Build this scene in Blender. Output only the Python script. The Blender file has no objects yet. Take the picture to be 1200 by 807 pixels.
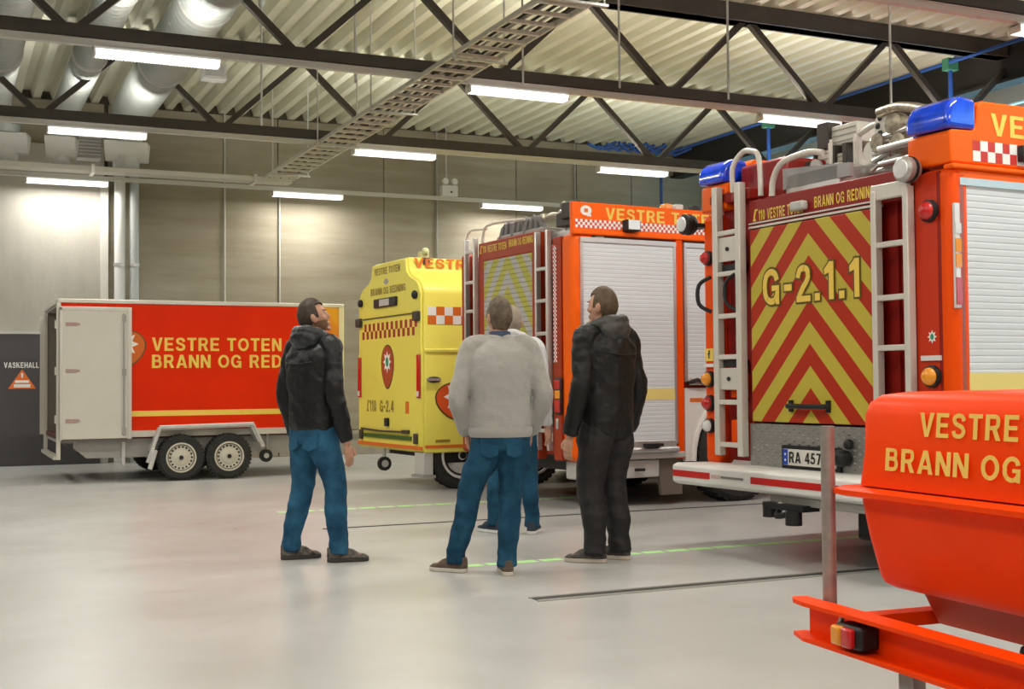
import bpy, bmesh, math, random
from math import sin, cos, pi, radians
from mathutils import Vector, Matrix
random.seed(7)
S = bpy.context.scene
COL = S.collection

# ------------------------------------------------------------------ camera, world, exposure
cd = bpy.data.cameras.new('camera'); cam = bpy.data.objects.new('camera', cd); COL.objects.link(cam)
cd.sensor_width = 36.0; cd.lens = 1460 / 1200 * 36; cd.clip_start = 0.05; cd.clip_end = 200
PSI, PITCH, ROLL = 1.141, 0.0312, 0.0083
fwd = Vector((cos(PSI), sin(PSI), 0)); right = Vector((sin(PSI), -cos(PSI), 0)); up = Vector((0, 0, 1))
f2 = (fwd * cos(PITCH) + up * sin(PITCH)).normalized(); u2 = (up * cos(PITCH) - fwd * sin(PITCH)).normalized()
r3 = right * cos(ROLL) - u2 * sin(ROLL); u3 = u2 * cos(ROLL) + right * sin(ROLL)
cam.matrix_world = Matrix(((r3.x, u3.x, -f2.x, 0), (r3.y, u3.y, -f2.y, 0), (r3.z, u3.z, -f2.z, 1.2), (0, 0, 0, 1)))
S.camera = cam
W = bpy.data.worlds.new('world'); S.world = W; W.use_nodes = True
bgn = W.node_tree.nodes['Background']; bgn.inputs[0].default_value = (0.50, 0.82, 0.95, 1); bgn.inputs[1].default_value = 3.0
S.view_settings.view_transform = 'Standard'; S.view_settings.look = 'None'
S.view_settings.exposure = 0.56; S.view_settings.gamma = 1.0; S.view_settings.use_curve_mapping = False
UP = 0.68              # share of lamp power in an added upward light that brightens the ceiling
LAMP_W = 38.0          # watts of each hall luminaire
LAMP_COL = (1.0, 0.97, 0.905)

# ------------------------------------------------------------------ materials
MATS = {}
def nodes(name):
    m = bpy.data.materials.new(name); m.use_nodes = True
    nt = m.node_tree; return m, nt, nt.nodes['Principled BSDF']
def mat(name, col, rough=0.5, metal=0.0, coat=0.0, spec=0.35, emit=0.0, trans=0.0, noise=0.0, nscale=6.0, bump=0.0, bscale=40.0, ecol=None, sheen=0.0):
    if name in MATS: return MATS[name]
    m, nt, b = nodes(name)
    b.inputs['Base Color'].default_value = (*col, 1); b.inputs['Roughness'].default_value = rough
    b.inputs['Metallic'].default_value = metal; b.inputs['Specular IOR Level'].default_value = spec if metal < .1 else .5; b.inputs['Coat Weight'].default_value = coat; b.inputs['Coat Roughness'].default_value = 0.12
    if trans: b.inputs['Transmission Weight'].default_value = trans
    if sheen: b.inputs['Sheen Weight'].default_value = sheen
    if emit: b.inputs['Emission Color'].default_value = (*(ecol or col), 1); b.inputs['Emission Strength'].default_value = emit
    if noise or bump:
        tc = nt.nodes.new('ShaderNodeTexCoord')
    if noise:
        n = nt.nodes.new('ShaderNodeTexNoise'); n.inputs['Scale'].default_value = nscale; n.inputs['Detail'].default_value = 6
        nt.links.new(tc.outputs['Object'], n.inputs['Vector'])
        mr = nt.nodes.new('ShaderNodeMapRange'); mr.inputs['From Min'].default_value = 0.3; mr.inputs['From Max'].default_value = 0.7
        mr.inputs['To Min'].default_value = 1 - noise; mr.inputs['To Max'].default_value = 1 + noise
        nt.links.new(n.outputs['Fac'], mr.inputs['Value'])
        mx = nt.nodes.new('ShaderNodeVectorMath'); mx.operation = 'SCALE'; mx.inputs[0].default_value = col
        nt.links.new(mr.outputs[0], mx.inputs['Scale']); nt.links.new(mx.outputs[0], b.inputs['Base Color'])
    if bump:
        n2 = nt.nodes.new('ShaderNodeTexNoise'); n2.inputs['Scale'].default_value = bscale; n2.inputs['Detail'].default_value = 4
        nt.links.new(tc.outputs['Object'], n2.inputs['Vector'])
        bp = nt.nodes.new('ShaderNodeBump'); bp.inputs['Strength'].default_value = bump; bp.inputs['Distance'].default_value = 0.02
        nt.links.new(n2.outputs['Fac'], bp.inputs['Height']); nt.links.new(bp.outputs[0], b.inputs['Normal'])
    MATS[name] = m; return m

def concrete(name, c1, c2, stretch=(1, 1, 6), rough=0.85):
    m, nt, b = nodes(name); N = nt.nodes; Lk = nt.links.new
    tc = N.new('ShaderNodeTexCoord'); mp = N.new('ShaderNodeMapping'); mp.inputs['Scale'].default_value = stretch
    Lk(tc.outputs['Object'], mp.inputs[0])
    n = N.new('ShaderNodeTexNoise'); n.inputs['Scale'].default_value = 1.1; n.inputs['Detail'].default_value = 10; n.inputs['Roughness'].default_value = 0.65
    Lk(mp.outputs[0], n.inputs[0])
    n2 = N.new('ShaderNodeTexNoise'); n2.inputs['Scale'].default_value = 0.5; n2.inputs['Detail'].default_value = 5; Lk(tc.outputs['Object'], n2.inputs[0])
    ad = N.new('ShaderNodeMath'); ad.operation = 'ADD'; Lk(n.outputs[0], ad.inputs[0]); Lk(n2.outputs[0], ad.inputs[1])
    cr = N.new('ShaderNodeValToRGB'); cr.color_ramp.elements[0].position = 0.38; cr.color_ramp.elements[1].position = 0.64
    cr.color_ramp.elements[0].color = (*c1, 1); cr.color_ramp.elements[1].color = (*c2, 1)
    hf = N.new('ShaderNodeMath'); hf.operation = 'MULTIPLY'; hf.inputs[1].default_value = 0.5; Lk(ad.outputs[0], hf.inputs[0]); Lk(hf.outputs[0], cr.inputs[0])
    Lk(cr.outputs[0], b.inputs['Base Color']); b.inputs['Roughness'].default_value = rough
    bp = N.new('ShaderNodeBump'); bp.inputs['Strength'].default_value = 0.25; bp.inputs['Distance'].default_value = 0.01
    n3 = N.new('ShaderNodeTexNoise'); n3.inputs['Scale'].default_value = 30; Lk(tc.outputs['Object'], n3.inputs[0]); Lk(n3.outputs[0], bp.inputs['Height']); Lk(bp.outputs[0], b.inputs['Normal'])
    MATS[name] = m; return m

def chevron(name, ca, cb, yc, z0, pitch, slope):
    """inverted-V stripes printed on a rear face, in the vehicle's own coordinates"""
    m, nt, b = nodes(name); N = nt.nodes; Lk = nt.links.new
    tc = N.new('ShaderNodeTexCoord'); sp = N.new('ShaderNodeSeparateXYZ'); Lk(tc.outputs['Object'], sp.inputs[0])
    def M(op, a, bb):
        n = N.new('ShaderNodeMath'); n.operation = op
        for i, v in enumerate((a, bb)):
            if v is None: continue
            if isinstance(v, (int, float)): n.inputs[i].default_value = v
            else: Lk(v, n.inputs[i])
        return n.outputs[0]
    t = M('ABSOLUTE', M('SUBTRACT', sp.outputs['Y'], yc), None)
    t = M('ADD', M('MULTIPLY', t, slope), M('SUBTRACT', sp.outputs['Z'], z0))
    t = M('FRACT', M('DIVIDE', t, pitch), None)
    t = M('GREATER_THAN', t, 0.5)
    mx = N.new('ShaderNodeMix'); mx.data_type = 'RGBA'; mx.inputs[6].default_value = (*ca, 1); mx.inputs[7].default_value = (*cb, 1)
    Lk(t, mx.inputs[0]); Lk(mx.outputs[2], b.inputs['Base Color']); b.inputs['Roughness'].default_value = 0.45; b.inputs['Specular IOR Level'].default_value = .3
    MATS[name] = m; return m

ORANGE = mat('orange_paint', (0.86, 0.080, 0.001), 0.40, coat=0.05, spec=.15)
ORANGE_FLUO = mat('bright_orange_paint', (0.95, 0.13, 0.003), 0.40, coat=0.05, spec=.15)
FRED = mat('trailer_orange_red_paint', (0.98, 0.060, 0.0005), 0.42, coat=0.02, spec=.10, noise=0.03)
DRED = mat('deep_red_paint', (0.27, 0.010, 0.005), 0.42, coat=0.08)
RED = mat('signal_red_panel', (0.74, 0.026, 0.001), 0.45, coat=0.0, spec=.10, noise=0.06, nscale=1.5)
SRED = mat('red_tape', (0.55, 0.012, 0.01), 0.4)
YEL = mat('fluorescent_yellow_paint', (0.80, 0.71, 0.12), 0.40, coat=0.1, spec=.2)
TXTY = mat('lettering_yellow', (0.86, 0.60, 0.10), 0.5)
TXTO = mat('lettering_orange', (0.70, 0.16, 0.02), 0.5)
BAND = mat('pale_yellow_tape', (0.80, 0.66, 0.22), 0.5)
TXTW = mat('lettering_white', (0.85, 0.85, 0.82), 0.5)
WHITE = mat('white_paint', (0.74, 0.73, 0.70), 0.4, coat=0.2)
CREAM = mat('cream_door_panel', (0.63, 0.60, 0.53), 0.45, noise=0.02)
SHUT = mat('white_shutter', (0.66, 0.70, 0.73), 0.4, noise=0.015)
ALU = mat('aluminium', (0.62, 0.61, 0.58), 0.38, metal=0.75)
ALUL = mat('light_aluminium', (0.66, 0.62, 0.56), 0.45, metal=0.25)
GALV = mat('galvanised_steel', (0.50, 0.50, 0.47), 0.42, metal=0.7, noise=0.12, nscale=9)
GREY = mat('grey_paint', (0.33, 0.32, 0.29), 0.5, noise=0.05)
LGREY = mat('light_grey_paint', (0.52, 0.51, 0.48), 0.5)
DKST = mat('dark_brown_steel', (0.055, 0.047, 0.038), 0.5, noise=0.08)
BLACK = mat('black_plastic', (0.015, 0.015, 0.016), 0.45)
RUB = mat('tyre_rubber', (0.028, 0.027, 0.025), 0.75, noise=0.2, nscale=20)
RIM = mat('cream_wheel_steel', (0.62, 0.58, 0.48), 0.4)
BLUEG = mat('blue_beacon_glass', (0.0, 0.06, 0.75), 0.12, coat=1.0, noise=0.3, nscale=12)
BLUEP = mat('blue_pipe_paint', (0.02, 0.07, 0.27), 0.4)
AMB = mat('amber_lens', (0.85, 0.30, 0.01), 0.2, coat=0.8)
REDL = mat('red_lens', (0.55, 0.01, 0.01), 0.2, coat=0.8)
CLR = mat('clear_lens', (0.75, 0.75, 0.74), 0.15, coat=1.0)
GREEN = mat('green_print', (0.03, 0.30, 0.15), 0.5)
BROWNT = mat('brown_olive_lettering', (0.30, 0.21, 0.03), 0.5)
PLAST = mat('white_plastic', (0.66, 0.66, 0.63), 0.45)
DUCT = mat('spiral_duct_steel', (0.36, 0.38, 0.355), 0.5, metal=0.5, noise=0.04, nscale=4)
LAMPM = mat('lit_diffuser', (0.9, 0.9, 0.9), 0.5, emit=1.1, ecol=(1.0, 0.95, 0.93))
BLUES = mat('blue_plate_band', (0.02, 0.07, 0.45), 0.5)
DOORG = mat('dark_grey_door_paint', (0.075, 0.068, 0.072), 0.5, noise=0.04)
FLAME = None

# ------------------------------------------------------------------ mesh helpers
class MB:
    def __init__(s): s.v = []; s.f = []
    def add(s, vs, fs):
        o = len(s.v); s.v += [tuple(p) for p in vs]; s.f += [tuple(i + o for i in f) for f in fs]; return s
    def box(s, x0, x1, y0, y1, z0, z1):
        x0, x1 = sorted((x0, x1)); y0, y1 = sorted((y0, y1)); z0, z1 = sorted((z0, z1))
        return s.add([(x0, y0, z0), (x1, y0, z0), (x1, y1, z0), (x0, y1, z0), (x0, y0, z1), (x1, y0, z1), (x1, y1, z1), (x0, y1, z1)],
                     [(0, 3, 2, 1), (4, 5, 6, 7), (0, 1, 5, 4), (1, 2, 6, 5), (2, 3, 7, 6), (3, 0, 4, 7)])
    def tube(s, pts, r, n=10, caps=True, rs=None, sub=0, flat=None):
        pts = [Vector(p) for p in pts]
        rr = list(rs) if rs else [r] * len(pts)
        if sub:
            P = []; R = []; L = len(pts)
            for i in range(L - 1):
                a, b, c, d = pts[max(i - 1, 0)], pts[i], pts[i + 1], pts[min(i + 2, L - 1)]
                for k in range(sub):
                    t = k / sub
                    P.append(0.5 * ((2 * b) + (c - a) * t + (2 * a - 5 * b + 4 * c - d) * t * t + (3 * b - a - 3 * c + d) * t ** 3))
                    R.append(rr[i] * (1 - t) + rr[i + 1] * t)
            P.append(pts[-1]); R.append(rr[-1]); pts, rr = P, R
        vs = []; fs = []; d0 = (pts[1] - pts[0]).normalized()
        nrm = d0.orthogonal().normalized()
        if flat is not None:
            nrm = Vector(flat[0]); nrm = (nrm - d0 * nrm.dot(d0)).normalized()
        for i, p in enumerate(pts):
            a = pts[max(i - 1, 0)]; b = pts[min(i + 1, len(pts) - 1)]; d = (b - a).normalized()
            nrm = (nrm - d * nrm.dot(d)).normalized(); bn = d.cross(nrm)
            k2 = flat[1] if flat is not None else 1.0
            for j in range(n):
                t = 2 * pi * j / n; vs.append(p + (nrm * cos(t) + bn * sin(t) * k2) * rr[i])
        for i in range(len(pts) - 1):
            for j in range(n):
                k = (j + 1) % n; fs.append((i * n + j, i * n + k, (i + 1) * n + k, (i + 1) * n + j))
        if caps: fs.append(tuple(range(n - 1, -1, -1))); fs.append(tuple((len(pts) - 1) * n + j for j in range(n)))
        return s.add(vs, fs)
    def cyl(s, a, b, r, n=16): return s.tube([a, b], r, n)
    def prism(s, poly, fn, a, b):
        """2-D polygon (ccw) pushed through fn(u, v, w) at w=a and w=b"""
        n = len(poly); vs = [fn(u, v, a) for u, v in poly] + [fn(u, v, b) for u, v in poly]
        fs = [tuple(range(n - 1, -1, -1)), tuple(range(n, 2 * n))] + [(i, (i + 1) % n, n + (i + 1) % n, n + i) for i in range(n)]
        return s.add(vs, fs)
    def lathe(s, prof, c, axis='y', n=28, caps=True):
        """prof: (radius, offset along axis) rings"""
        vs = []; fs = []
        for r, h in prof:
            for j in range(n):
                t = 2 * pi * j / n
                p = {'y': (r * cos(t), h, r * sin(t)), 'x': (h, r * cos(t), r * sin(t)), 'z': (r * cos(t), r * sin(t), h)}[axis]
                vs.append((c[0] + p[0], c[1] + p[1], c[2] + p[2]))
        for i in range(len(prof) - 1):
            for j in range(n):
                k = (j + 1) % n; fs.append((i * n + j, i * n + k, (i + 1) * n + k, (i + 1) * n + j))
        if caps: fs.append(tuple(range(n - 1, -1, -1))); fs.append(tuple((len(prof) - 1) * n + j for j in range(n)))
        return s.add(vs, fs)
    def ball(s, c, rx, ry=None, rz=None, n=12, m=8, rot=None):
        ry = ry or rx; rz = rz or rx; vs = []; fs = []
        for i in range(1, m):
            ph = pi * i / m
            for j in range(n):
                t = 2 * pi * j / n; q = Vector((rx * sin(ph) * cos(t), ry * sin(ph) * sin(t), rz * cos(ph)))
                if rot is not None: q = rot @ q
                vs.append(Vector(c) + q)
        q = Vector((0, 0, rz)); q2 = -q
        if rot is not None: q = rot @ q; q2 = -q
        vs += [Vector(c) + q, Vector(c) + q2]; T = len(vs) - 2; B = len(vs) - 1
        for i in range(m - 2):
            for j in range(n):
                k = (j + 1) % n; fs.append((i * n + j, (i + 1) * n + j, (i + 1) * n + k, i * n + k))
        for j in range(n):
            k = (j + 1) % n; fs.append((T, j, k)); fs.append((B, (m - 2) * n + k, (m - 2) * n + j))
        return s.add(vs, fs)
    def mesh(s, name):
        me = bpy.data.meshes.new(name); me.from_pydata(s.v, [], s.f)
        bm = bmesh.new(); bm.from_mesh(me); bmesh.ops.recalc_face_normals(bm, faces=bm.faces); bm.to_mesh(me); bm.free(); return me
    def build(s, name, m, parent=None, bevel=0.0, smooth=False, label=None, seg=2):
        me = s.mesh(name); o = bpy.data.objects.new(name, me); COL.objects.link(o)
        me.materials.append(m)
        if parent is not None: o.parent = parent
        if smooth:
            me.shade_smooth(); me.set_sharp_from_angle(angle=radians(40))
        if bevel:
            b = o.modifiers.new('bevel', 'BEVEL'); b.width = bevel; b.segments = seg; b.limit_method = 'ANGLE'
            me.shade_smooth(); b.harden_normals = False; me.set_sharp_from_angle(angle=radians(50))
        if label: o['label'] = label
        return o
def tag(o, label=None, cat=None, group=None, kind=None):
    for k, v in (('label', label), ('category', cat), ('group', group), ('kind', kind)):
        if v: o[k] = v
    return o
def thing(name, label, cat, loc=(0, 0, 0), rz=0.0, group=None, scale=1.0):
    o = bpy.data.objects.new(name, None); o.empty_display_size = 0.2; COL.objects.link(o)
    o.location = loc; o.rotation_euler = (0, 0, rz); o.scale = (scale,) * 3
    return tag(o, label, cat, group)
def struct(o): o['kind'] = 'structure'; return o
def box(name, m, parent, *a, bevel=0.0, label=None): return MB().box(*a).build(name, m, parent, bevel, label=label)

def _rb(pts, th, closed=False, sub=4):
    """ribbon of quads along a smooth centre line"""
    P = [Vector((p[0], p[1])) for p in pts]; L_ = len(P); Q = []
    rng = range(L_) if closed else range(L_ - 1)
    for i in rng:
        g = (lambda k: P[k % L_]) if closed else (lambda k: P[min(max(k, 0), L_ - 1)])
        a, b, c, d = g(i - 1), g(i), g(i + 1), g(i + 2)
        for k in range(sub):
            t = k / sub; Q.append(0.5 * ((2 * b) + (c - a) * t + (2 * a - 5 * b + 4 * c - d) * t * t + (3 * b - a - 3 * c + d) * t ** 3))
    if not closed: Q.append(P[-1])
    n = len(Q); E = []
    for i in range(n):
        a = Q[(i - 1) % n] if closed else Q[max(i - 1, 0)]; b = Q[(i + 1) % n] if closed else Q[min(i + 1, n - 1)]
        d = (b - a).normalized(); nv = Vector((-d.y, d.x)) * th / 2; E.append((Q[i] + nv, Q[i] - nv))
    return [[E[i][0], E[i][1], E[(i + 1) % n][1], E[(i + 1) % n][0]] for i in (range(n) if closed else range(n - 1))]
def _rc(x0, y0, x1, y1): return [[Vector((x0, y0)), Vector((x1, y0)), Vector((x1, y1)), Vector((x0, y1))]]
def _pl(*p): return [[Vector(q) for q in p]]
def _el(cx, cy, rx, ry, th): return _rb([(cx + rx * cos(2 * pi * k / 10), cy + ry * sin(2 * pi * k / 10)) for k in range(10)], th, True, 3)
_S = [(.57, .70), (.50, .86), (.33, .915), (.15, .86), (.11, .72), (.18, .60), (.34, .52), (.50, .44), (.57, .29), (.50, .14), (.33, .085), (.14, .14), (.08, .30)]
GLYPH = {
 'E': (.66, _rc(0, 0, .2, 1) + _rc(.1, 0, .62, .17) + _rc(.1, .43, .57, .59) + _rc(.1, .83, .62, 1)),
 'V': (.74, _pl((0, 1), (.21, 1), (.37, .27), (.53, 1), (.74, 1), (.47, 0), (.27, 0))),
 'A': (.76, _pl((0, 0), (.27, 1), (.49, 1), (.28, .40), (.21, 0)) + _pl((.76, 0), (.55, 0), (.48, .40), (.27, 1), (.49, 1)) + _rc(.2, .20, .56, .36)),
 'N': (.70, _rc(0, 0, .19, 1) + _rc(.51, 0, .70, 1) + _pl((0, 1), (.21, 1), (.70, 0), (.49, 0))),
 'R': (.72, _rc(0, 0, .2, 1) + _rb([(.1, .915), (.38, .915), (.52, .88), (.57, .72), (.52, .54), (.38, .48), (.1, .48)], .17) + _pl((.30, .46), (.50, .46), (.70, 0), (.48, 0))),
 'B': (.70, _rc(0, 0, .2, 1) + _rb([(.1, .915), (.36, .915), (.49, .88), (.53, .74), (.49, .59), (.36, .55), (.1, .55)], .16) + _rb([(.1, .53), (.38, .53), (.53, .49), (.58, .31), (.53, .13), (.38, .085), (.1, .085)], .17)),
 'D': (.72, _rc(0, 0, .2, 1) + _rb([(.1, .915), (.32, .915), (.52, .82), (.61, .5), (.52, .18), (.32, .085), (.1, .085)], .17)),
 'O': (.80, _el(.39, .5, .30, .41, .18)), '0': (.62, _el(.29, .5, .21, .41, .17)),
 'G': (.80, _rb([(.63, .67), (.56, .84), (.38, .915), (.20, .84), (.10, .66), (.09, .5), (.10, .34), (.20, .16), (.38, .085), (.55, .14), (.63, .26), (.64, .36)], .18) + _rc(.40, .38, .73, .53) + _rc(.58, 0, .73, .45)),
 'S': (.68, _rb(_S, .175)), 'T': (.66, _rc(0, .83, .64, 1) + _rc(.22, 0, .42, 1)), 'I': (.26, _rc(0, 0, .2, 1)),
 'L': (.58, _rc(0, 0, .2, 1) + _rc(.1, 0, .56, .17)), 'H': (.70, _rc(0, 0, .2, 1) + _rc(.5, 0, .7, 1) + _rc(.1, .42, .6, .59)),
 'K': (.74, _rc(0, 0, .2, 1) + _pl((.15, .33), (.50, 1), (.73, 1), (.15, .60)) + _pl((.26, .52), (.40, .70), (.75, 0), (.52, 0))),
 '1': (.44, _rc(.20, 0, .39, 1) + _pl((.02, .66), (.30, .74), (.30, .90), (.24, 1), (.02, .82))),
 '2': (.62, _rb([(.09, .66), (.14, .84), (.30, .915), (.47, .86), (.51, .70), (.43, .52), (.24, .32), (.13, .14), (.10, .02)], .17) + _rc(.02, 0, .6, .16)),
 '4': (.66, _rc(.36, 0, .54, 1) + _rc(.0, .22, .65, .37) + _pl((0, .30), (.17, .30), (.50, 1.0), (.34, 1))),
 '5': (.62, _rc(.12, .84, .55, 1) + _pl((.05, .46), (.22, .46), (.29, .95), (.12, .95)) + _rb([(.13, .50), (.28, .58), (.46, .52), (.52, .34), (.45, .15), (.28, .085), (.11, .14), (.06, .27)], .17)),
 '7': (.62, _rc(.03, .84, .6, 1) + _pl((.40, .9), (.6, .9), (.34, 0), (.13, 0))),
 '-': (.42, _rc(.03, .34, .36, .52)), '.': (.30, _rc(.04, 0, .25, .2)), ' ': (.30, []), 'f': (.4, _rc(.12, 0, .3, .8) + _rc(0, .5, .4, .65) + _rc(.12, .8, .4, 1))}
def _grow(poly, g):
    n = len(poly); A = sum(poly[i].x * poly[(i + 1) % n].y - poly[(i + 1) % n].x * poly[i].y for i in range(n)); sg = 1 if A > 0 else -1; out = []
    for i in range(n):
        a, b, c = poly[i - 1], poly[i], poly[(i + 1) % n]; d1 = (b - a); d2 = (c - b)
        if d1.length < 1e-6 or d2.length < 1e-6: out.append(b); continue
        d1.normalize(); d2.normalize(); n1 = Vector((d1.y, -d1.x)) * sg; n2 = Vector((d2.y, -d2.x)) * sg; m = n1 + n2
        m = m / max(.5, m.length_squared / 2) if m.length > 1e-3 else n1
        out.append(b + m * g)
    return out
def text(s, m, parent, o, rv, uv, width=None, height=0.1, depth=0.003, bold=0.0, name='lettering', gap=.12, grow=0.0):
    """flat bold lettering, drawn glyph by glyph: o = bottom-left corner, rv reading direction, uv up"""
    x = 0; polys = []; words = [[]]
    for ch in s:
        w, P = GLYPH[ch]
        if ch == ' ': words.append([])
        words[-1] += [[Vector((v.x + x, v.y)) for v in p] for p in P]; polys += [[Vector((v.x + x, v.y)) for v in p] for p in P]; x += w + gap
    x -= gap; kz = height; kx = width / x if width else kz
    fn = plane_prism(o, rv, uv); g = grow
    for word in words:
        b = MB()
        for i, p in enumerate(word):
            q = [Vector((v.x * kx, v.y * kz)) for v in p]
            if g: q = _grow(q, g)
            if sum(q[k].x * q[(k + 1) % len(q)].y - q[(k + 1) % len(q)].x * q[k].y for k in range(len(q))) < 0: q = q[::-1]
            dd = depth + (i % 7) * height * .0018
            b.add([fn(v.x, v.y, dd) for v in q], [tuple(range(len(q)))])
        me = bpy.data.meshes.new(name); me.from_pydata([tuple(v) for v in b.v], [], b.f); me.materials.append(m)
        ob = bpy.data.objects.new(name, me); COL.objects.link(ob); ob.parent = parent
    return ob
def plane_prism(o, rv, uv):
    o = Vector(o); rv = Vector(rv).normalized(); uv = Vector(uv).normalized(); nv = rv.cross(uv)
    return lambda u, v, w: o + rv * u + uv * v + nv * w
def checks(parent, o, rv, uv, cell, rows, cols, m, cellv=None, start=0, th=0.002, name='checker_squares'):
    cellv = cellv or cell; fn = plane_prism(o, rv, uv); b = MB()
    for r in range(rows):
        for c in range(cols):
            if (r + c + start) % 2 == 0:
                b.prism([(c * cell, r * cellv), ((c + 1) * cell, r * cellv), ((c + 1) * cell, (r + 1) * cellv), (c * cell, (r + 1) * cellv)], fn, 0, th)
    return b.build(name, m, parent)
def crest(parent, o, rv, uv, w, h, main=None, inner=True, name='crest'):
    """shield crest: red drop with pale rim, white star and green centre"""
    fn = plane_prism(o, rv, uv)
    def drop(k, n=26):
        P = []
        for i in range(n):
            t = 2 * pi * i / n; x = cos(t); y = sin(t)
            if y < 0: x *= 1 - 0.22 * y * y; y *= 1.45
            P.append((x * w / 2 * k, (y * 0.5 * k + 0.18) * h / 1.28))
        return P
    a = MB().prism(drop(1.0), fn, 0, 0.003).build(name, mat('crest_rim', (0.10, 0.07, 0.02), 0.5), parent)
    MB().prism(drop(0.93), fn, 0.003, 0.005).build('crest_field', main or mat('crest_red', (0.62, 0.09, 0.02), 0.5), a)
    if inner:
        S_ = []
        for i in range(16):
            t = pi / 2 + 2 * pi * i / 16; r = (0.31 if i % 2 == 0 else 0.17)
            S_.append((cos(t) * w * r, sin(t) * w * r * 1.1 + 0.16 * h))
        MB().prism(S_, fn, 0.005, 0.007).build('crest_star', TXTW, a)
        MB().prism([(cos(2 * pi * i / 12) * w * 0.11, sin(2 * pi * i / 12) * w * 0.15 + 0.16 * h) for i in range(12)], fn, 0.007, 0.009).build('crest_centre', GREEN, a)
    return a
def handset(parent, o, rv, uv, h, m):
    """telephone receiver mark in front of an emergency number"""
    fn = plane_prism(o, rv, uv); P = []
    for i in range(7): t = i / 6; P.append((h * (0.06 + 0.24 * t * t), h * t))
    for i in range(6, -1, -1): t = i / 6; P.append((h * (0.24 + 0.26 * t * t), h * (0.06 + 0.88 * t)))
    b = MB().prism(P[::-1], fn, 0, 0.003)
    b.prism([(0.02 * h, 0), (0.38 * h, 0), (0.38 * h, 0.16 * h), (0.02 * h, 0.16 * h)], fn, 0, 0.0035)
    b.prism([(0.25 * h, 0.84 * h), (0.62 * h, 0.84 * h), (0.62 * h, h), (0.25 * h, h)], fn, 0, 0.0035)
    return b.build('telephone_mark', m, parent)
def wheel(parent, c, r, w, rim=RIM, side=-1, slots=0, name='wheel', rr=0.56):
    """axle along local y; side = the outer face direction"""
    x, y, z = c; k = side
    t = MB().lathe([(r * .55, -k * w / 2), (r * .9, -k * w / 2), (r * .985, -k * w * .4), (r, -k * w * .25), (r, k * w * .25), (r * .985, k * w * .4), (r * .9, k * w / 2), (r * .55, k * w / 2 * .90)], c, 'y', 36, caps=False)
    o = t.build(name, RUB, parent, smooth=True)
    R = r * rr
    MB().lathe([(R * 1.08, k * w * .30), (R * 1.06, k * w * .51), (R * .96, k * w * .52), (R * .9, k * w * .36), (R * .62, k * w * .30), (R * .5, k * w * .40), (R * .22, k * w * .42), (R * .2, k * w * .5)], c, 'y', 32).build('rim', rim, o, smooth=True)
    MB().lathe([(R * .17, k * w * .44), (R * .15, k * w * .56), (R * .06, k * w * .57)], c, 'y', 12).build('hub_cap', BLACK, o)
    if slots:
        b = MB()
        for i in range(slots):
            t = 2 * pi * i / slots; dx, dz = cos(t), sin(t)
            b.ball((x + dx * R * .76, y + k * w * .345, z + dz * R * .76), R * .075, 0.006, R * .075, 8, 5)
        b.build('rim_slots', BLACK, o)
    tr = MB()
    for i in range(36):
        t = 2 * pi * i / 36; M = Matrix.Rotation(-t, 3, 'Y')
        for s_ in (-1, 1):
            q = [M @ Vector((r * 1.0 + a, s_ * w * .26 + b_, cc)) for a in (-0.01, 0.006) for b_ in (-w * .16, w * .16) for cc in (-r * .05, r * .05)]
            tr.add([Vector(c) + p for p in q], [(0, 1, 3, 2), (4, 6, 7, 5), (0, 4, 5, 1), (2, 3, 7, 6), (0, 2, 6, 4), (1, 5, 7, 3)])
    tr.build('tread', RUB, o)
    return o

# ------------------------------------------------------------------ the hall
X0, X1, Y0, Y1, ZR = -8.0, 13.9, -5.0, 20.7, 5.72
def floor_mat():
    m, nt, b = nodes('polished_concrete_floor'); N = nt.nodes; Lk = nt.links.new
    tc = N.new('ShaderNodeTexCoord')
    n = N.new('ShaderNodeTexNoise'); n.inputs['Scale'].default_value = 0.7; n.inputs['Detail'].default_value = 8; Lk(tc.outputs['Object'], n.inputs[0])
    cr = N.new('ShaderNodeValToRGB'); cr.color_ramp.elements[0].position = 0.35; cr.color_ramp.elements[1].position = 0.7
    cr.color_ramp.elements[0].color = (0.41, 0.405, 0.385, 1); cr.color_ramp.elements[1].color = (0.50, 0.50, 0.485, 1)
    Lk(n.outputs[0], cr.inputs[0]); Lk(cr.outputs[0], b.inputs['Base Color'])
    mr = N.new('ShaderNodeMapRange'); mr.inputs['To Min'].default_value = 0.22; mr.inputs['To Max'].default_value = 0.42
    n2 = N.new('ShaderNodeTexNoise'); n2.inputs['Scale'].default_value = 2.5; n2.inputs['Detail'].default_value = 8; Lk(tc.outputs['Object'], n2.inputs[0])
    Lk(n2.outputs[0], mr.inputs[0]); Lk(mr.outputs[0], b.inputs['Roughness'])
    bp = N.new('ShaderNodeBump'); bp.inputs['Strength'].default_value = 0.06; bp.inputs['Distance'].default_value = 0.02; Lk(n2.outputs[0], bp.inputs['Height']); Lk(bp.outputs[0], b.inputs['Normal'])
    return m
struct(box('floor', floor_mat(), None, X0, X1, Y0, Y1 + .3, -0.2, 0))
CEIL = mat('cream_roof_sheeting', (0.74, 0.73, 0.59), 0.5, noise=0.05, nscale=0.8)
b = MB(); x = X0; prof = []
while x < X1:
    prof += [(x, ZR), (x + .11, ZR), (x + .15, ZR + .13), (x + .25, ZR + .13)]; x += .29
n = len(prof)
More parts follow.
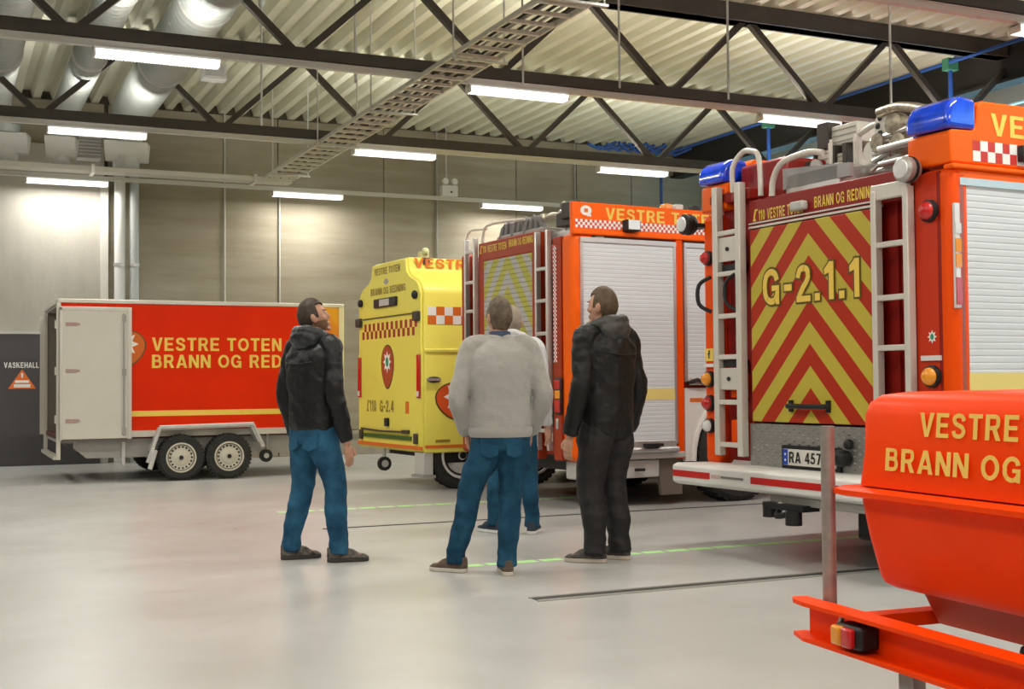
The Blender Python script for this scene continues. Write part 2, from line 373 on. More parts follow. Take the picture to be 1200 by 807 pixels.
b.add([(p[0], Y0, p[1]) for p in prof] + [(p[0], Y1 + .25, p[1]) for p in prof] + [(p[0], Y0, ZR + .25) for p in prof] + [(p[0], Y1 + .25, ZR + .25) for p in prof],
      [(i, i + 1, n + i + 1, n + i) for i in range(n - 1)] + [(2 * n + i, 3 * n + i, 3 * n + i + 1, 2 * n + i + 1) for i in range(n - 1)])
struct(b.build('ceiling', CEIL))
WCON = concrete('brown_concrete', (0.25, 0.212, 0.145), (0.38, 0.34, 0.26), (0.5, 1, 5))
WCON2 = concrete('pale_concrete', (0.38, 0.355, 0.305), (0.48, 0.455, 0.40), (3, 1, 0.8))
wb = struct(box('wall_back', mat('dark_joint', (0.10, 0.085, 0.065), 0.9), None, X0, X1, Y1 + .05, Y1 + .3, 0, ZR + .25))
edges = [2.86, 5.16, 7.04, 8.02, 9.6, 10.85, 12.04, 13.89]
for i in range(len(edges) - 1):
    for z0, z1 in ((0.0, 0.42), (0.43, ZR - .02)):
        box('concrete_panel', WCON if z0 else mat('plinth_concrete', (0.36, 0.31, 0.25), 0.9, noise=0.1), wb, edges[i] + .006, edges[i + 1] - .006, Y1 - (0 if z0 else .01), Y1 + .1, z0, z1, bevel=0.006)
for a_, b_ in ((-8, -4.4), (-4.38, -1.6), (-1.58, 2.34)):
    box('pale_wall_panel', WCON2, wb, a_, b_, Y1 - .12, Y1 + .1, 0, 5.0, bevel=0.006)
box('pale_wall_panel', WCON, wb, -8, 2.34, Y1 - .06, Y1 + .1, 5.0, ZR - .02)
box('edge_trim', mat('pale_trim', (0.62, 0.60, 0.54), 0.6), wb, 2.28, 2.40, Y1 - .16, Y1 + .1, 0, 4.45, bevel=0.006)
box('corner_recess_panel', WCON, wb, 2.41, 2.85, Y1 - .02, Y1 + .1, 0, ZR - .02)
FARW = mat('grey_hall_wall', (0.36, 0.34, 0.30), 0.8)
struct(box('wall_left', FARW, None, X0 - .2, X0, Y0, Y1 + .3, 0, ZR + .25))
struct(box('wall_front', FARW, None, X0, X1, Y0 - .2, Y0, 0, ZR + .25))
# right wall with vehicle doors
wr = struct(box('wall_right', mat('right_wall_panel', (0.42, 0.47, 0.46), 0.7), None, X1, X1 + .2, Y0 - .2, Y1 + .3, 5.15, ZR + .25))
for yy in (Y0 - .2, 2.2, 8.6, 14.6, 20.3):
    box('pier', mat('right_wall_panel', (0.42, 0.47, 0.46), 0.7), wr, X1, X1 + .2, yy, yy + .6, 0, 5.15)
for i, (ya, yb) in enumerate(((Y0 + .4, 2.2), (2.8, 8.6), (9.2, 14.6), (15.2, 20.3))):
    d = thing('door_%d' % (i + 1), None, None); del_keys = [k for k in ('label', 'category') if k in d]
    d['kind'] = 'structure'
    for k in range(7):
        z0 = k * .73
        if k in (3, 5, 6):
            box('window_rail', LGREY, d, X1 + .02, X1 + .1, ya, yb, z0, z0 + .09)
            box('window_rail', LGREY, d, X1 + .02, X1 + .1, ya, yb, z0 + .64, z0 + .73)
            nn = 5; wv = (yb - ya) / nn
            for j in range(nn + 1):
                box('mullion', LGREY, d, X1 + .02, X1 + .1, ya + j * wv - .03, ya + j * wv + .03, z0 + .09, z0 + .64)
                if j < nn: box('pane', mat('door_glass', (0.75, 0.93, 1.0), 0.0, trans=1.0), d, X1 + .05, X1 + .06, ya + j * wv + .03, ya + (j + 1) * wv - .03, z0 + .09, z0 + .64)
        else:
            box('door_section', mat('door_section_white', (0.62, 0.62, 0.60), 0.5) if k % 2 == 0 else mat('door_section_red', (0.34, 0.07, 0.05), 0.5), d, X1 + .02, X1 + .1, ya, yb, z0 + .005, z0 + .725)

# washing-hall door in the back wall
dr = struct(box('door_5', DOORG, None, -1.2, 2.27, Y1 - .2, Y1 - .13, 0.0, 2.02, bevel=.008))
box('door_top_trim', LGREY, dr, -1.2, 2.27, Y1 - .215, Y1 - .13, 2.02, 2.06)
text('VASKEHALL', TXTW, dr, (0.87, Y1 - .2, 1.50), (1, 0, 0), (0, 0, 1), 0.50, 0.085)
fn = plane_prism((1.13, Y1 - .2, 1.18), (1, 0, 0), (0, 0, 1))
ob = MB().prism([(-.20, 0), (.20, 0), (0, .30)], fn, 0, .004).build('warning_triangle', mat('warning_orange', (0.80, 0.17, 0.03), 0.5), dr)
MB().prism([(-.012, .17), (.012, .17), (.016, .24), (-.016, .24)], fn, .004, .006).prism([(-.10, .09), (.10, .09), (.10, .13), (-.10, .13)], fn, .004, .006).prism([(-.12, .02), (.12, .02), (.12, .07), (-.12, .07)], fn, .004, .006).build('warning_print', TXTW, ob)
MB().box(2.0, 2.05, Y1 - .27, Y1 - .2, 1.3, 1.42).build('door_handle', ALU, dr)

# floor details
def fl(name, m, label, cat, *a):
    o = box(name, m, None, *a); return tag(o, label, cat)
t = thing('floor_drain', 'long dark slot drain in floor beside the orange trailer in the foreground', 'drain', (0, 0, 0))
box('drain_slot', mat('drain_dark', (0.045, 0.045, 0.04), 0.7), t, 3.0, 8.6, 6.22, 6.31, 0, .004)
MB().box(2.99, 8.61, 6.20, 6.222, 0, .008).box(2.99, 8.61, 6.308, 6.33, 0, .008).build('drain_edge', GREY, t)
t = thing('floor_drain', 'thin dark slot drain running across the floor behind the standing men', 'drain', (0, 0, 0))
box('drain_slot', MATS['drain_dark'], t, 2.9, 8.4, 10.11, 10.15, 0, .004)
for yy, xs, xe, lb in ((7.63, 3.1, 8.4, 'pale green laser light painted as dashed line under the shoes of the men'), (11.67, 2.9, 6.6, 'pale green laser light painted on the floor farther back beside the trucks')):
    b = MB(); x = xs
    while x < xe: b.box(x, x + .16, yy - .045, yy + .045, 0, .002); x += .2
    tag(b.build('laser_line_paint', mat('painted_laser_green', (0.50, 0.90, 0.36), 0.5)), lb, 'painted laser line')  # glow of a projected green laser line, painted as flat dashes

# trusses
def truss(Y, label, zb=4.51, x_nodes=5.5):
    t = thing('roof_truss', label, 'truss', (0, Y, 0))
    box('top_chord', DKST, t, X0, X1, -.09, .09, 5.50, ZR)
    MB().box(X0, X1, -.12, .12, 5.50, 5.52).build('chord_flange', DKST, t)
    box('bottom_chord', DKST, t, X0, X1, -.06, .06, zb, zb + .12)
    x = x_nodes - 2.2 * 6
    while x < X1 - 1.2:
        for sgn in (-1, 1):
            a = Vector((x + sgn * .07, 0, zb + .10)); c = Vector((x + sgn * 1.05, 0, 5.52))
            if X0 < c.x < X1:
                d = (c - a).normalized(); q = Vector((-d.z, 0, d.x)) * .035; w = .04
                vs = []
                for p in (a, c):
                    for sx, sy in ((-1, -1), (1, -1), (1, 1), (-1, 1)): vs.append(p + q * sx + Vector((0, w * sy, 0)))
                MB().add(vs, [(0, 1, 2, 3), (4, 7, 6, 5), (0, 4, 5, 1), (1, 5, 6, 2), (2, 6, 7, 3), (3, 7, 4, 0)]).build('diagonal_brace', DKST, t)
        x += 2.2
    return t
truss(8.3, 'dark steel roof truss nearest the camera, its bottom chord at the top right corner')
truss(12.35, 'dark steel lattice roof truss above the standing men, second from the camera')
truss(16.3, 'dark steel lattice roof truss closest to the concrete back wall')
truss(4.4, 'dark steel roof truss over the camera position')
truss(0.4, 'dark steel roof truss behind the camera position')
Y1g = Y1 - .06
g_ = thing('eave_girder', 'deep black roof girder running beside the vehicle doors', 'girder', (12.95, 0, 0))
box('web', mat('black_steel', (0.02, 0.018, 0.016), 0.6), g_, 0, .12, Y0 + .02, Y1g, 5.2, ZR - .01)
box('lower_flange', MATS['black_steel'], g_, -.08, .2, Y0 + .02, Y1g, 5.16, 5.2)
for yy in (8.6, 14.7):
    t = thing('steel_column', 'brown steel column beside the vehicle doors, %s' % ('behind the nearer fire truck' if yy < 10 else 'farther back near the second truck'), 'column', (12.95, yy, 0))
    box('column_web', DKST, t, 0, .14, -.03, .03, 0, 5.16); box('column_flange', DKST, t, -.02, 0, -.08, .08, 0, 5.16); box('column_flange', DKST, t, .14, .16, -.08, .08, 0, 5.16)
# diagonal wall braces
for y0_, y1_, lb in ((12.2, 10.2, 'grey diagonal brace under black girder behind the nearer truck'), (16.2, 14.2, 'grey diagonal brace under black girder above the second truck')):
    tag(MB().tube([(12.80, y0_, 3.7), (12.80, y1_, 5.04)], .05, 4).build('wall_brace', mat('teal_grey_steel', (0.20, 0.27, 0.26), 0.5)), lb, 'brace')

# blue pipes
bp_ = thing('compressed_air_pipe', 'blue pipe running under the roof in front of the black girder', 'pipe', (12.4, 0, 5.5))
MB().tube([(0, 6, 0), (0, 19.9, 0)], .028, 8).build('main_pipe', BLUEP, bp_, smooth=True)
for yy, zl in ((12.8, 2.6), (16.9, 2.6), (20.3, 2.6)):
    MB().tube([(0, yy - .3, 0), (.06, yy - .1, .05), (.06, yy, 0), (.06, yy, -zl)], .03, 8).build('drop_pipe', BLUEP, bp_, smooth=True)
    MB().box(-.03, .15, yy - .06, yy + .06, -.1, .06).build('valve', mat('green_valve', (0.05, 0.2, 0.12), 0.5), bp_)
b = MB()
for i in range(9): b.tube([(-1.9 + i * .2, 19.6 + random.uniform(-.1, .1), .0 + random.uniform(-.05, .1)), (-1.6 + i * .2, 19.7, -.08), (-1.3 + i * .2, 19.6, .05)], .03, 6)
b.build('hose_bundle', BLUEP, bp_)

# luminaires: trunking rails with strip lights
def rail(Y, z, x0, x1, label, hang=True):
    t = thing('light_rail', label, 'light rail', (0, Y, z))
    MB().box(x0, x1, -.035, .035, 0, .06).box(x0, x1, -.05, .05, .052, .06).build('trunking', mat('rail_white', (0.56, 0.55, 0.50), 0.5), t)
    if hang:
        x = x0 + .5
        while x < x1 - .3:
            MB().cyl((x, 0, .06), (x, 0, ZR - z if Y > 20 else .1), .008, 6).build('hanger_rod', ALU, t); x += 3.85
    return t
RIBM = LAMPM
def luminaire(X, Y, z, label, group=None, w=1.0):
    t = thing('strip_light', label, 'ceiling lamp', (X, Y, z - .022), 0, group)
    MB().box(-.60, .60, -.05, .05, -.012, .02).build('housing', PLAST, t)
    b = MB()
    b.prism([(-.085, -.012), (-.06, -.07), (.06, -.07), (.085, -.012)], lambda u, v, w_: (w_, u, v), -.585, .585)
    for k in range(38): xx = -.57 + k * .03; b.box(xx, xx + .008, -.066, .066, -.075, -.014)
    b.build('diffuser', LAMPM, t)
    MB().box(-.60, -.585, -.07, .07, -.075, .0).box(.585, .60, -.07, .07, -.075, .0).build('end_cap', PLAST, t)
    ld = bpy.data.lights.new('tube_light', 'AREA'); ld.shape = 'RECTANGLE'; ld.size = 1.15; ld.size_y = .10; ld.energy = LAMP_W * w; ld.color = LAMP_COL
    lo = bpy.data.objects.new('tube_light', ld); COL.objects.link(lo); lo.parent = t; lo.location = (0, 0, -.082)
    lu = bpy.data.lights.new('added_uplight', 'AREA'); lu.shape = 'RECTANGLE'; lu.size = 1.15; lu.size_y = .16; lu.energy = LAMP_W * w * UP * (Y < 20); lu.color = LAMP_COL  # extra upward light, added to lift the ceiling brightness
    if Y < 20:
        lo2 = bpy.data.objects.new('added_uplight', lu); COL.objects.link(lo2); lo2.parent = t; lo2.location = (0, .11, .03); lo2.rotation_euler = (pi, 0, 0)
    return t
rows = [(20.15, 4.40, [1.75, 5.52, 9.25], 'before the concrete back wall'), (16.3, 4.44, [1.77, 5.7, 9.5], 'under the truss nearest the wall'),
        (12.35, 4.44, [1.90, 5.76, 9.57], 'under the truss above the men'), (8.3, 4.44, [1.75, 5.55, 9.45], 'under the nearest truss')]
pos = ['left', 'middle', 'right']
for Y, z, xs, w_ in rows:
    rail(Y, z, X0 + .1, 12.3 if Y < 20 else 10.2, 'white lighting rail running ' + w_)
    for i, X in enumerate(xs):
        luminaire(X, Y, z - .0, 'lit white strip lamp %s, %s of its three' % (w_, ['leftmost', 'middle one', 'rightmost'][i]), 'strip lamps on the lighting rails', 1.0 if Y < 20 else .68)
    for X in (-2.0,): luminaire(X, Y, z, 'lit white strip lamp out of the picture at left, ' + w_, 'strip lamps outside the picture')
    if Y < 20: luminaire(12.0, Y, z, 'lit white strip lamp at the vehicle door end, ' + w_, 'strip lamps at the door end', .6)
for Y in (4.4, 0.4, -3.4):
    rail(Y, 4.44, X0 + .1, 12.3, {4.4: 'white lighting rail over the camera position', .4: 'white lighting rail just behind the camera', -3.4: 'white lighting rail at the far end behind the camera'}[Y])
    for X, pn_ in ((-2.0, 'far left'), (1.9, 'inner left'), (5.76, 'inner right'), (9.6, 'far right')): luminaire(X, Y, 4.44, 'lit white strip lamp %s, %s of four' % ({4.4: 'over the camera', .4: 'behind the camera', -3.4: 'in the row farthest behind the camera'}[Y], pn_), 'strip lamps outside the picture')

# cable ladder and tray
cl = thing('cable_ladder', 'wide metal cable ladder crossing under the roof from the back wall', 'cable ladder', (4.45, 0, 4.355))
for xx in (0, .45): MB().box(xx - .012, xx + .012, 7.5, 18.7, -.022, .022).build('side_rail', mat('cable_tray_steel', (0.58, 0.56, 0.48), 0.45, metal=.2), cl)
for k in range(37): MB().box(0, .45, 7.6 + k * .3, 7.64 + k * .3, -.03, .0).build('rung', MATS['cable_tray_steel'], cl)
for k, xx in enumerate((.10, .16, .25, .31, .37)): MB().tube([(xx + .02 * sin(i * 1.7 + k), 7.5 + i * 1.12, .015) for i in range(11)], .014, 6, sub=3).build('cable', mat('pale_cable', (0.42, 0.40, 0.34), .6) if k % 2 else BLACK, cl, smooth=True)
for yy in (8.9, 10.9, 13.4, 15.6, 18.0):
    for xx in (-.04, .49): MB().cyl((xx, yy, -.06), (xx, yy, ZR - 4.36), .009, 6).build('hanger_rod', ALU, cl)
    MB().box(-.05, .52, yy - .02, yy + .02, -.07, -.05).build('support_bracket', GALV, cl)
ct = thing('cable_tray', 'pale cable tray along the left part of the back wall above the lamp', 'cable tray', (0, 18.90, 4.31))
MB().box(-6, 4.9, -.15, .15, 0, .008).box(-6, 4.9, -.152, -.145, 0, .07).box(-6, 4.9, .145, .152, 0, .07).build('tray', mat('tray_pale', (0.55, 0.53, 0.47), 0.5), ct)
for xx in (-1.0, 1.95, 4.3): MB().box(xx, xx + .05, -.17, .17, -.03, .1).build('bracket', ALU, ct)
for xx, lb, z1 in ((4.26, 'thin pale vertical conduit on the back wall above the red trailer, left one', 5.7), (5.18, 'thin pale vertical conduit on the back wall above the man in black hooded jacket', 4.5), (8.02, 'dark vertical pipe on the back wall under the emergency lamp', 5.7), (10.8, 'dark vertical pipe on the back wall above the second truck', 5.7)):
    dk = 'dark' in lb
    tag(MB().cyl((xx, Y1 - .03, 0.45), (xx, Y1 - .03, z1), .014 if not dk else .02, 8).build('wall_conduit', GREY if dk else mat('tray_pale', (0.55, 0.53, 0.47), 0.5)), lb, 'conduit')
for xx, rr, lb, m_ in ((2.56, .085, 'white vertical downpipe in the wall corner, left of two', PLAST), (2.78, .075, 'grey vertical downpipe in the wall corner, right of two', mat('grey_pipe', (0.45, 0.47, 0.46), 0.4))):
    t = thing('downpipe', lb, 'pipe', (xx, Y1 - .25, 0))
    MB().cyl((0, 0, 0), (0, 0, 4.9), rr, 18).build('pipe', m_, t, smooth=True)
    for z in (1.2, 3.1): MB().lathe([(rr, z), (rr + .012, z), (rr + .012, z + .05), (rr, z + .05)], (0, 0, 0), 'z', 18).build('pipe_clamp', GALV, t)

# vertical tie rods between roof and rails that the photo shows
for i, (xx, yy, z0, z1, lb) in enumerate(((3.35, 14.2, 4.2, 5.7, 'thin grey hanger rod left of the cable ladder'), (5.75, 12.2, 4.45, 5.72, 'thin hanger rod through the cable ladder'), (4.1, 13.0, 4.5, 5.72, 'grey hanger tube with flared top left of the cable ladder'), (6.9, 12.1, 4.5, 5.72, 'grey hanger rod above the middle lamp'), (7.6, 11.0, 4.2, 5.72, 'long grey hanger rod right of centre under the roof'), (9.1, 10.2, 3.9, 5.72, 'long grey hanger rod above the nearer truck'))):
    o = tag(MB().cyl((xx, yy, z0), (xx, yy, z1), .013, 8).lathe([(.03, z1 - .12), (.05, z1)], (xx, yy, 0), 'z', 8).build('hanger_rod', GALV), lb, 'rod')

# emergency lamp
em = thing('emergency_lamp', 'white twin-head emergency lamp on the back wall above the yellow vehicle', 'emergency lamp', (8.0, 20.02, 4.45))
box('lamp_body', PLAST, em, -.15, .15, -.05, .07, 0, .19, bevel=.012)
for xx in (-.085, .085):
    h_ = MB().lathe([(.03, .04), (.055, .02), (.06, -.05), (.05, -.065)], (xx, 0, .255), 'y', 16).build('lamp_head', PLAST, em, smooth=True)
MB().lathe([(.018, -.055), (.018, -.06)], (.02, 0, .07), 'y', 10).build('test_button', BLACK, em)

# ventilation
def duct(X, z, r, ya, yb, label):
    t = thing('ventilation_duct', label, 'duct', (X, 0, z))
    b = MB(); n = int((yb - ya) / .14); prof = []
    for i in range(n):
        y = ya + i * .14; prof += [(r, y), (r, y + .11), (r + .008, y + .125), (r, y + .139)]
    b.lathe(prof, (0, 0, 0), 'y', 28); b.build('spiral_duct', DUCT, t, smooth=True)
    for y in (ya + 2.6, ya + 5.4, ya + 8.2):
        MB().lathe([(r + .01, y), (r + .022, y), (r + .022, y + .05), (r + .01, y + .05)], (0, 0, 0), 'y', 28).build('duct_clamp', GALV, t)
        MB().cyl((r + .01, y + .02, 0), (r + .01, y + .02, ZR - z), .008, 6).build('hanger_rod', GALV, t)
    MB().tube([(0, yb, 0), (0, yb + .22, -.02), (0, yb + .36, -.12), (0, yb + .40, -.25)], r * .96, 24, sub=4).build('duct_elbow', DUCT, t, smooth=True)
    return t
duct(1.62, 5.22, .19, 7.5, 18.6, 'slim silver spiral duct under the roof at upper left')
duct(2.48, 5.20, .28, 7.5, 18.5, 'wide silver spiral duct under the roof right of the slim duct')
duct(0.62, 5.22, .24, 10.5, 18.6, 'short silver duct at the left edge of the picture')
for i, (xa, xb, yy, lb) in enumerate(((.45, 1.12, 19.0, 'white air outlet hood at the left edge above the cable tray'), (1.36, 1.78, 19.05, 'white air outlet hood under the slim duct'), (2.18, 2.80, 19.08, 'white air outlet hood under the wide duct'))):
    t = thing('air_hood', lb, 'air outlet', ((xa + xb) / 2, yy, 4.52)); w = (xb - xa) / 2
    MB().prism([(-.12, .25), (-.02, .02), (.02, 0), (.16, .27), (.16, .30), (-.12, .30)], lambda u, v, w_: (w_ + u * .3, u, v), -w, w).build('hood', PLAST, t, bevel=.008)
    MB().lathe([(w * .7, .29), (w * .75, .40)], (0, .02, 0), 'z', 20).build('collar', DUCT, t, smooth=True)
    MB().lathe([(w * .5, -.12), (w * .62, -.06), (w * .62, .08)], (0, .1, .02), 'z', 20).build('round_outlet', PLAST, t, smooth=True)
t = thing('fan_unit', 'ribbed grey ventilation unit between the white air hoods', 'fan', (1.99, 19.5, 4.6))
box('case', GREY, t, -.17, .17, -.15, .15, 0, .35, bevel=.01)
for k in range(6): box('louvre', LGREY, t, -.16, .16, -.17, -.15, .04 + k * .05, .065 + k * .05)
t = thing('junction_box', 'small white box hanging under the roof sheeting right of the wide duct', 'junction box', (3.35, 17.0, 5.35))
box('case', PLAST, t, -.16, .16, -.1, .1, 0, .22, bevel=.012); MB().cyl((0, 0, .22), (0, 0, .37), .015, 8).build('stem', GALV, t)
box('lid', LGREY, t, -.12, .12, -.115, -.1, .04, .18)

# ------------------------------------------------------------------ nearer fire truck
RX, UZ, LY = (0, -1, 0), (0, 0, 1), (-1, 0, 0)   # reading direction on rear faces; up
def shutter(parent, x0, x1, z0, z1, y, bands=(), name='roller_shutter'):
    P = []; z = z0
    while z < z1 - .001:
        P += [(y - .012, z), (y - .0135, z + .006), (y - .0135, z + .030), (y - .012, z + .036), (y - .0105, z + .038)]; z += .04
    P = [(a, min(c, z1)) for a, c in P]; n = len(P)
    b = MB(); b.add([(x0, a, c) for a, c in P] + [(x1, a, c) for a, c in P], [(i, n + i, n + i + 1, i + 1) for i in range(n - 1)])
    o = b.build(name, SHUT, parent)
    for za, zb in bands: MB().box(x0, x1, y - .0165, y - .0145, za, zb).build('yellow_band', BAND, o)
    box('frame_rail', ALU, o, x0 - .03, x0, y - .02, y + .02, z0, z1); box('frame_rail', ALU, o, x1, x1 + .03, y - .02, y + .02, z0, z1)
    box('frame_rail', ALU, o, x0 - .03, x1 + .03, y - .025, y + .02, z1, z1 + .045)
    box('pull_bar', ALU, o, x0, x1, y - .04, y - .01, z0 - .03, z0 + .04, bevel=.008)
    return o
def ladder(parent, ya, yb, z0, z1, rungs, x=-.04, m=ALUL, w=.045):
    t = MB()
    for yy in (ya, yb): t.box(x - .03, x + .03, yy - w / 2, yy + w / 2, z0, z1)
    o = t.build('ladder', m, parent, bevel=.006)
    for z in rungs: box('rung', m, o, x - .025, x + .01, ya, yb, z - .018, z + .018, bevel=.006)
    return o
def round_lamp(parent, x, y, z, r, m, name, axis='x', k=-1):
    o = MB().lathe([(r * 1.25, 0), (r * 1.2, k * .03), (r, k * .035)], (x, y, z), axis, 20).build(name, BLACK, parent, smooth=True)
    MB().lathe([(r, k * .02), (r * .95, k * .05), (r * .6, k * .07), (r * .1, k * .075)], (x, y, z), axis, 20).build('lens', m, o, smooth=True)
    return o
def beacon(parent, x0, x1, y0, y1, z0, z1):
    n = 7; P = [(x0, z0), (x1, z0), (x1, z1 - .01)]
    for i in range(n): t = i / (n - 1) * pi / 2; P.append((x0 + (x1 - x0) * (.55 - .55 * sin(t)), z0 + (z1 - z0) * (.25 + .75 * cos(t))))
    o = MB().prism(P, lambda u, v, w: (u, w, v), y0, y1).build('blue_beacon', BLUEG, parent, bevel=.03, seg=3)
    MB().ball(((x0 + x1) / 2 + .03, (y0 + y1) / 2, (z0 + z1) / 2), .05).build('reflector', ALU, o, smooth=True)
    return o

RECR = mat('recess_red', (0.28, 0.010, 0.006), 0.45, noise=.1)
T1 = thing('fire_truck', 'orange fire truck marked G-2.1.1 with red and yellow chevrons on its rear', 'fire truck', (5.39, 5.55, 0), .052)
Wd = 2.45
MB().box(.09, 7.3, .03, Wd - .03, .62, 2.42).build('body', DRED, T1, bevel=.02)
for ya, yb, nm in ((0, .27, 'right_post'), (Wd - .19, Wd, 'left_post')):
    MB().box(0, .16, ya, yb, .58, 2.46).build('corner_post', ORANGE, T1, bevel=.05, seg=4)
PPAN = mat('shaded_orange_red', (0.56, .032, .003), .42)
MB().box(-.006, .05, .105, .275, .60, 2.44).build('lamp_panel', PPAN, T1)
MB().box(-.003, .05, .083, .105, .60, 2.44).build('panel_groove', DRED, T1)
MB().box(0, .1, .25, 1.88, 2.31, 2.50).build('rear_header', DRED, T1, bevel=.01)
MB().box(0, .1, 1.88, Wd - .1, 2.52, 2.60).build('rear_header_side', DRED, T1, bevel=.01)
MB().box(-.012, .05, .60, 1.87, 2.295, 2.31).box(-.012, .05, .60, 1.87, 2.325, 2.335).build('header_trim', ALUL, T1)
box('ladder_recess', RECR, T1, .085, .095, .25, .62, .62, 2.38)
box('ladder_recess', RECR, T1, .085, .095, 1.86, 2.28, .62, 2.62)
for yy in (.40, .50): box('recess_rib', DRED, T1, .06, .086, yy - .012, yy + .012, .7, 2.36)
CH1 = chevron('red_yellow_chevrons', (0.52, 0.42, 0.05), (0.42, 0.022, 0.003), 1.225, 1.451, .298, 1.02)
pn = MB().box(-.02, .04, .635, 1.845, .915, 2.285).build('tailgate', CH1, T1, bevel=.008)
MB().box(-.012, .05, .62, .637, .90, 2.30).box(-.012, .05, 1.843, 1.86, .90, 2.30).build('tailgate_edge_trim', DRED, T1)
text('G-2.1.1', mat('dark_olive_outline', (0.12, 0.08, 0.01), .5), T1, (-.02, 1.70, 1.735), RX, UZ, .97, .25, depth=.003, grow=.013)
text('G-2.1.1', TXTY, T1, (-.02, 1.70, 1.735), RX, UZ, .97, .25, depth=.006, bold=.012)
handset(T1, (0, 1.83, 2.345), RX, UZ, .085, TXTY)
text('110 VESTRE TOTEN', TXTY, T1, (0, 1.765, 2.345), RX, UZ, .47, .075, bold=.02)
text('BRANN OG REDNING', TXTY, T1, (0, 1.18, 2.36), RX, UZ, .56, .075, bold=.02)
hl_ = MB().box(-.06, 0, 1.24, 1.37, 2.36, 2.42).build('header_lamp', LGREY, T1, bevel=.012)
hb = MB().tube([(-.03, 1.42, 1.03), (-.075, 1.40, 1.03), (-.075, 1.06, 1.03), (-.03, 1.04, 1.03)], .018, 8).build('tailgate_handle', BLACK, T1, smooth=True)
MB().box(-.04, -.02, 1.03, 1.06, .99, 1.07).box(-.04, -.02, 1.40, 1.43, .99, 1.07).build('handle_bracket', BLACK, hb)
# tread plate
b = MB().box(0, .04, .62, 1.90, .60, .90)
random.seed(3)
for i in range(26):
    for j in range(7):
        yy = .645 + i * .0485; zz = .625 + j * .041 + (i % 2) * .02; s_ = 1 if (i + j) % 2 else -1
        b.add([(-.001, yy - .016, zz - .006 * s_), (-.001, yy, zz + .010), (-.001, yy + .016, zz + .006 * s_), (-.001, yy, zz - .010), (-.010, yy, zz)], [(0, 1, 4), (1, 2, 4), (2, 3, 4), (3, 0, 4)])
b.build('tread_plate', mat('dull_aluminium', (0.36, 0.35, 0.33), 0.4, metal=.6), T1)
npl = MB().box(-.035, -.02, .98, 1.50, .625, .735).build('number_plate', mat('plate_white', (0.72, 0.70, 0.64), .5), T1)
MB().box(-.037, -.0352, 1.45, 1.50, .627, .733).build('blue_band', BLUES, npl)
MB().box(-.02, .0, .95, 1.53, .60, .76).build('plate_holder', BLACK, npl)
text('RA 457', BLACK, npl, (-.035, 1.435, .643), RX, UZ, .32, .075, bold=.01)
for zz in (.66, .70): MB().ball((-.0375, 1.475, zz), .002, .009, .009).build('plate_symbol', TXTW, npl)
# socket and coupling right of plate
MB().lathe([(.05, 0), (.06, -.04), (.045, -.09), (.03, -.10)], (-.01, .90, .70), 'x', 14).build('trailer_socket', BLACK, T1, smooth=True)
MB().ball((-.03, .86, .79), .035).build('rubber_buffer', BLACK, T1)
# bumper
bm_ = MB().prism([(-.34, .47), (-.30, .45), (.02, .45), (.02, .60), (-.30, .605), (-.34, .59)], lambda u, v, w: (u, w, v), .02, Wd - .06).build('rear_bumper', WHITE, T1, bevel=.012)
MB().box(-.3445, -.34, 1.93, Wd - .075, .51, .555).box(-.3445, -.34, .08, 1.47, .51, .555).build('red_reflective_tape', SRED, bm_)
MB().box(-.3445, -.34, 1.55, 1.80, .525, .540).build('small_print', mat('print_grey', (0.2, 0.2, 0.19), .5), bm_)
MB().box(-.3445, -.34, 1.82, 1.91, .520, .545).build('small_print', mat('print_pink', (0.60, 0.40, 0.38), .5), bm_)
MB().box(-.28, .02, .1, 1.35, .39, .45).build('under_bar', GREY, T1, bevel=.01)
cp = MB().box(-.34, -.2, .95, 1.35, .36, .40).cyl((-.30, 1.32, .37), (-.30, 1.32, .30), .05, 10).cyl((-.33, 1.05, .36), (-.33, 1.05, .27), .055, 10).build('tow_coupling', BLACK, T1, smooth=True)
MB().tube([(-.30, 1.22, .36), (-.36, 1.18, .32), (-.34, 1.08, .34)], .02, 8, sub=3).build('coupling_handle', BLACK, cp, smooth=True)
MB().ball((-.31, 1.20, .38), .03).ball((-.31, 1.12, .33), .028).build('coupling_valve', ALU, cp, smooth=True)
MB().box(-.1, .25, .30, .72, .20, .38).build('spray_guard', BLACK, T1, bevel=.02)
crn = MB().lathe([(.045, -.10), (.03, -.112)], (0, .55, .30), 'x', 14).build('maker_badge', ALU, T1)
# ladders
lr = ladder(T1, .30, .57, .66, 2.38, (2.04, 1.71, 1.40, 1.08, .77))
MB().box(-.06, -.03, .28, .60, 2.32, 2.42).build('ladder_head', ALUL, lr, bevel=.01)
ll = ladder(T1, 1.93, 2.20, .66, 2.64, (2.29, 1.99, 1.68, 1.38, 1.05, .74), w=.06)
MB().box(-.05, -.035, 1.95, 2.18, 2.08, 2.26).box(-.05, -.035, 1.95, 2.18, 1.14, 1.30).build('ladder_plate', ALUL, ll, bevel=.004)
for z in (2.17, 1.22): MB().lathe([(.016, -.05), (.016, -.06)], (0, 2.07, z), 'x', 10).build('plate_knob', BLACK, ll)
MB().box(-.03, .05, 1.96, 2.16, 2.0, 2.06).box(-.03, .05, 1.96, 2.16, 1.31, 1.36).build('ladder_step_box', BLACK, T1)
MB().tube([(-.06, 2.26, 1.98), (-.12, 2.33, 1.92), (-.12, 2.33, 1.78), (-.06, 2.26, 1.72)], .016, 8, sub=4).build('grab_handle', BLACK, T1, smooth=True)
MB().tube([(-.06, 1.97, 1.98), (-.1, 2.03, 1.92), (-.1, 2.03, 1.78), (-.06, 1.97, 1.72)], .014, 8, sub=4).build('grab_handle', BLACK, T1, smooth=True)
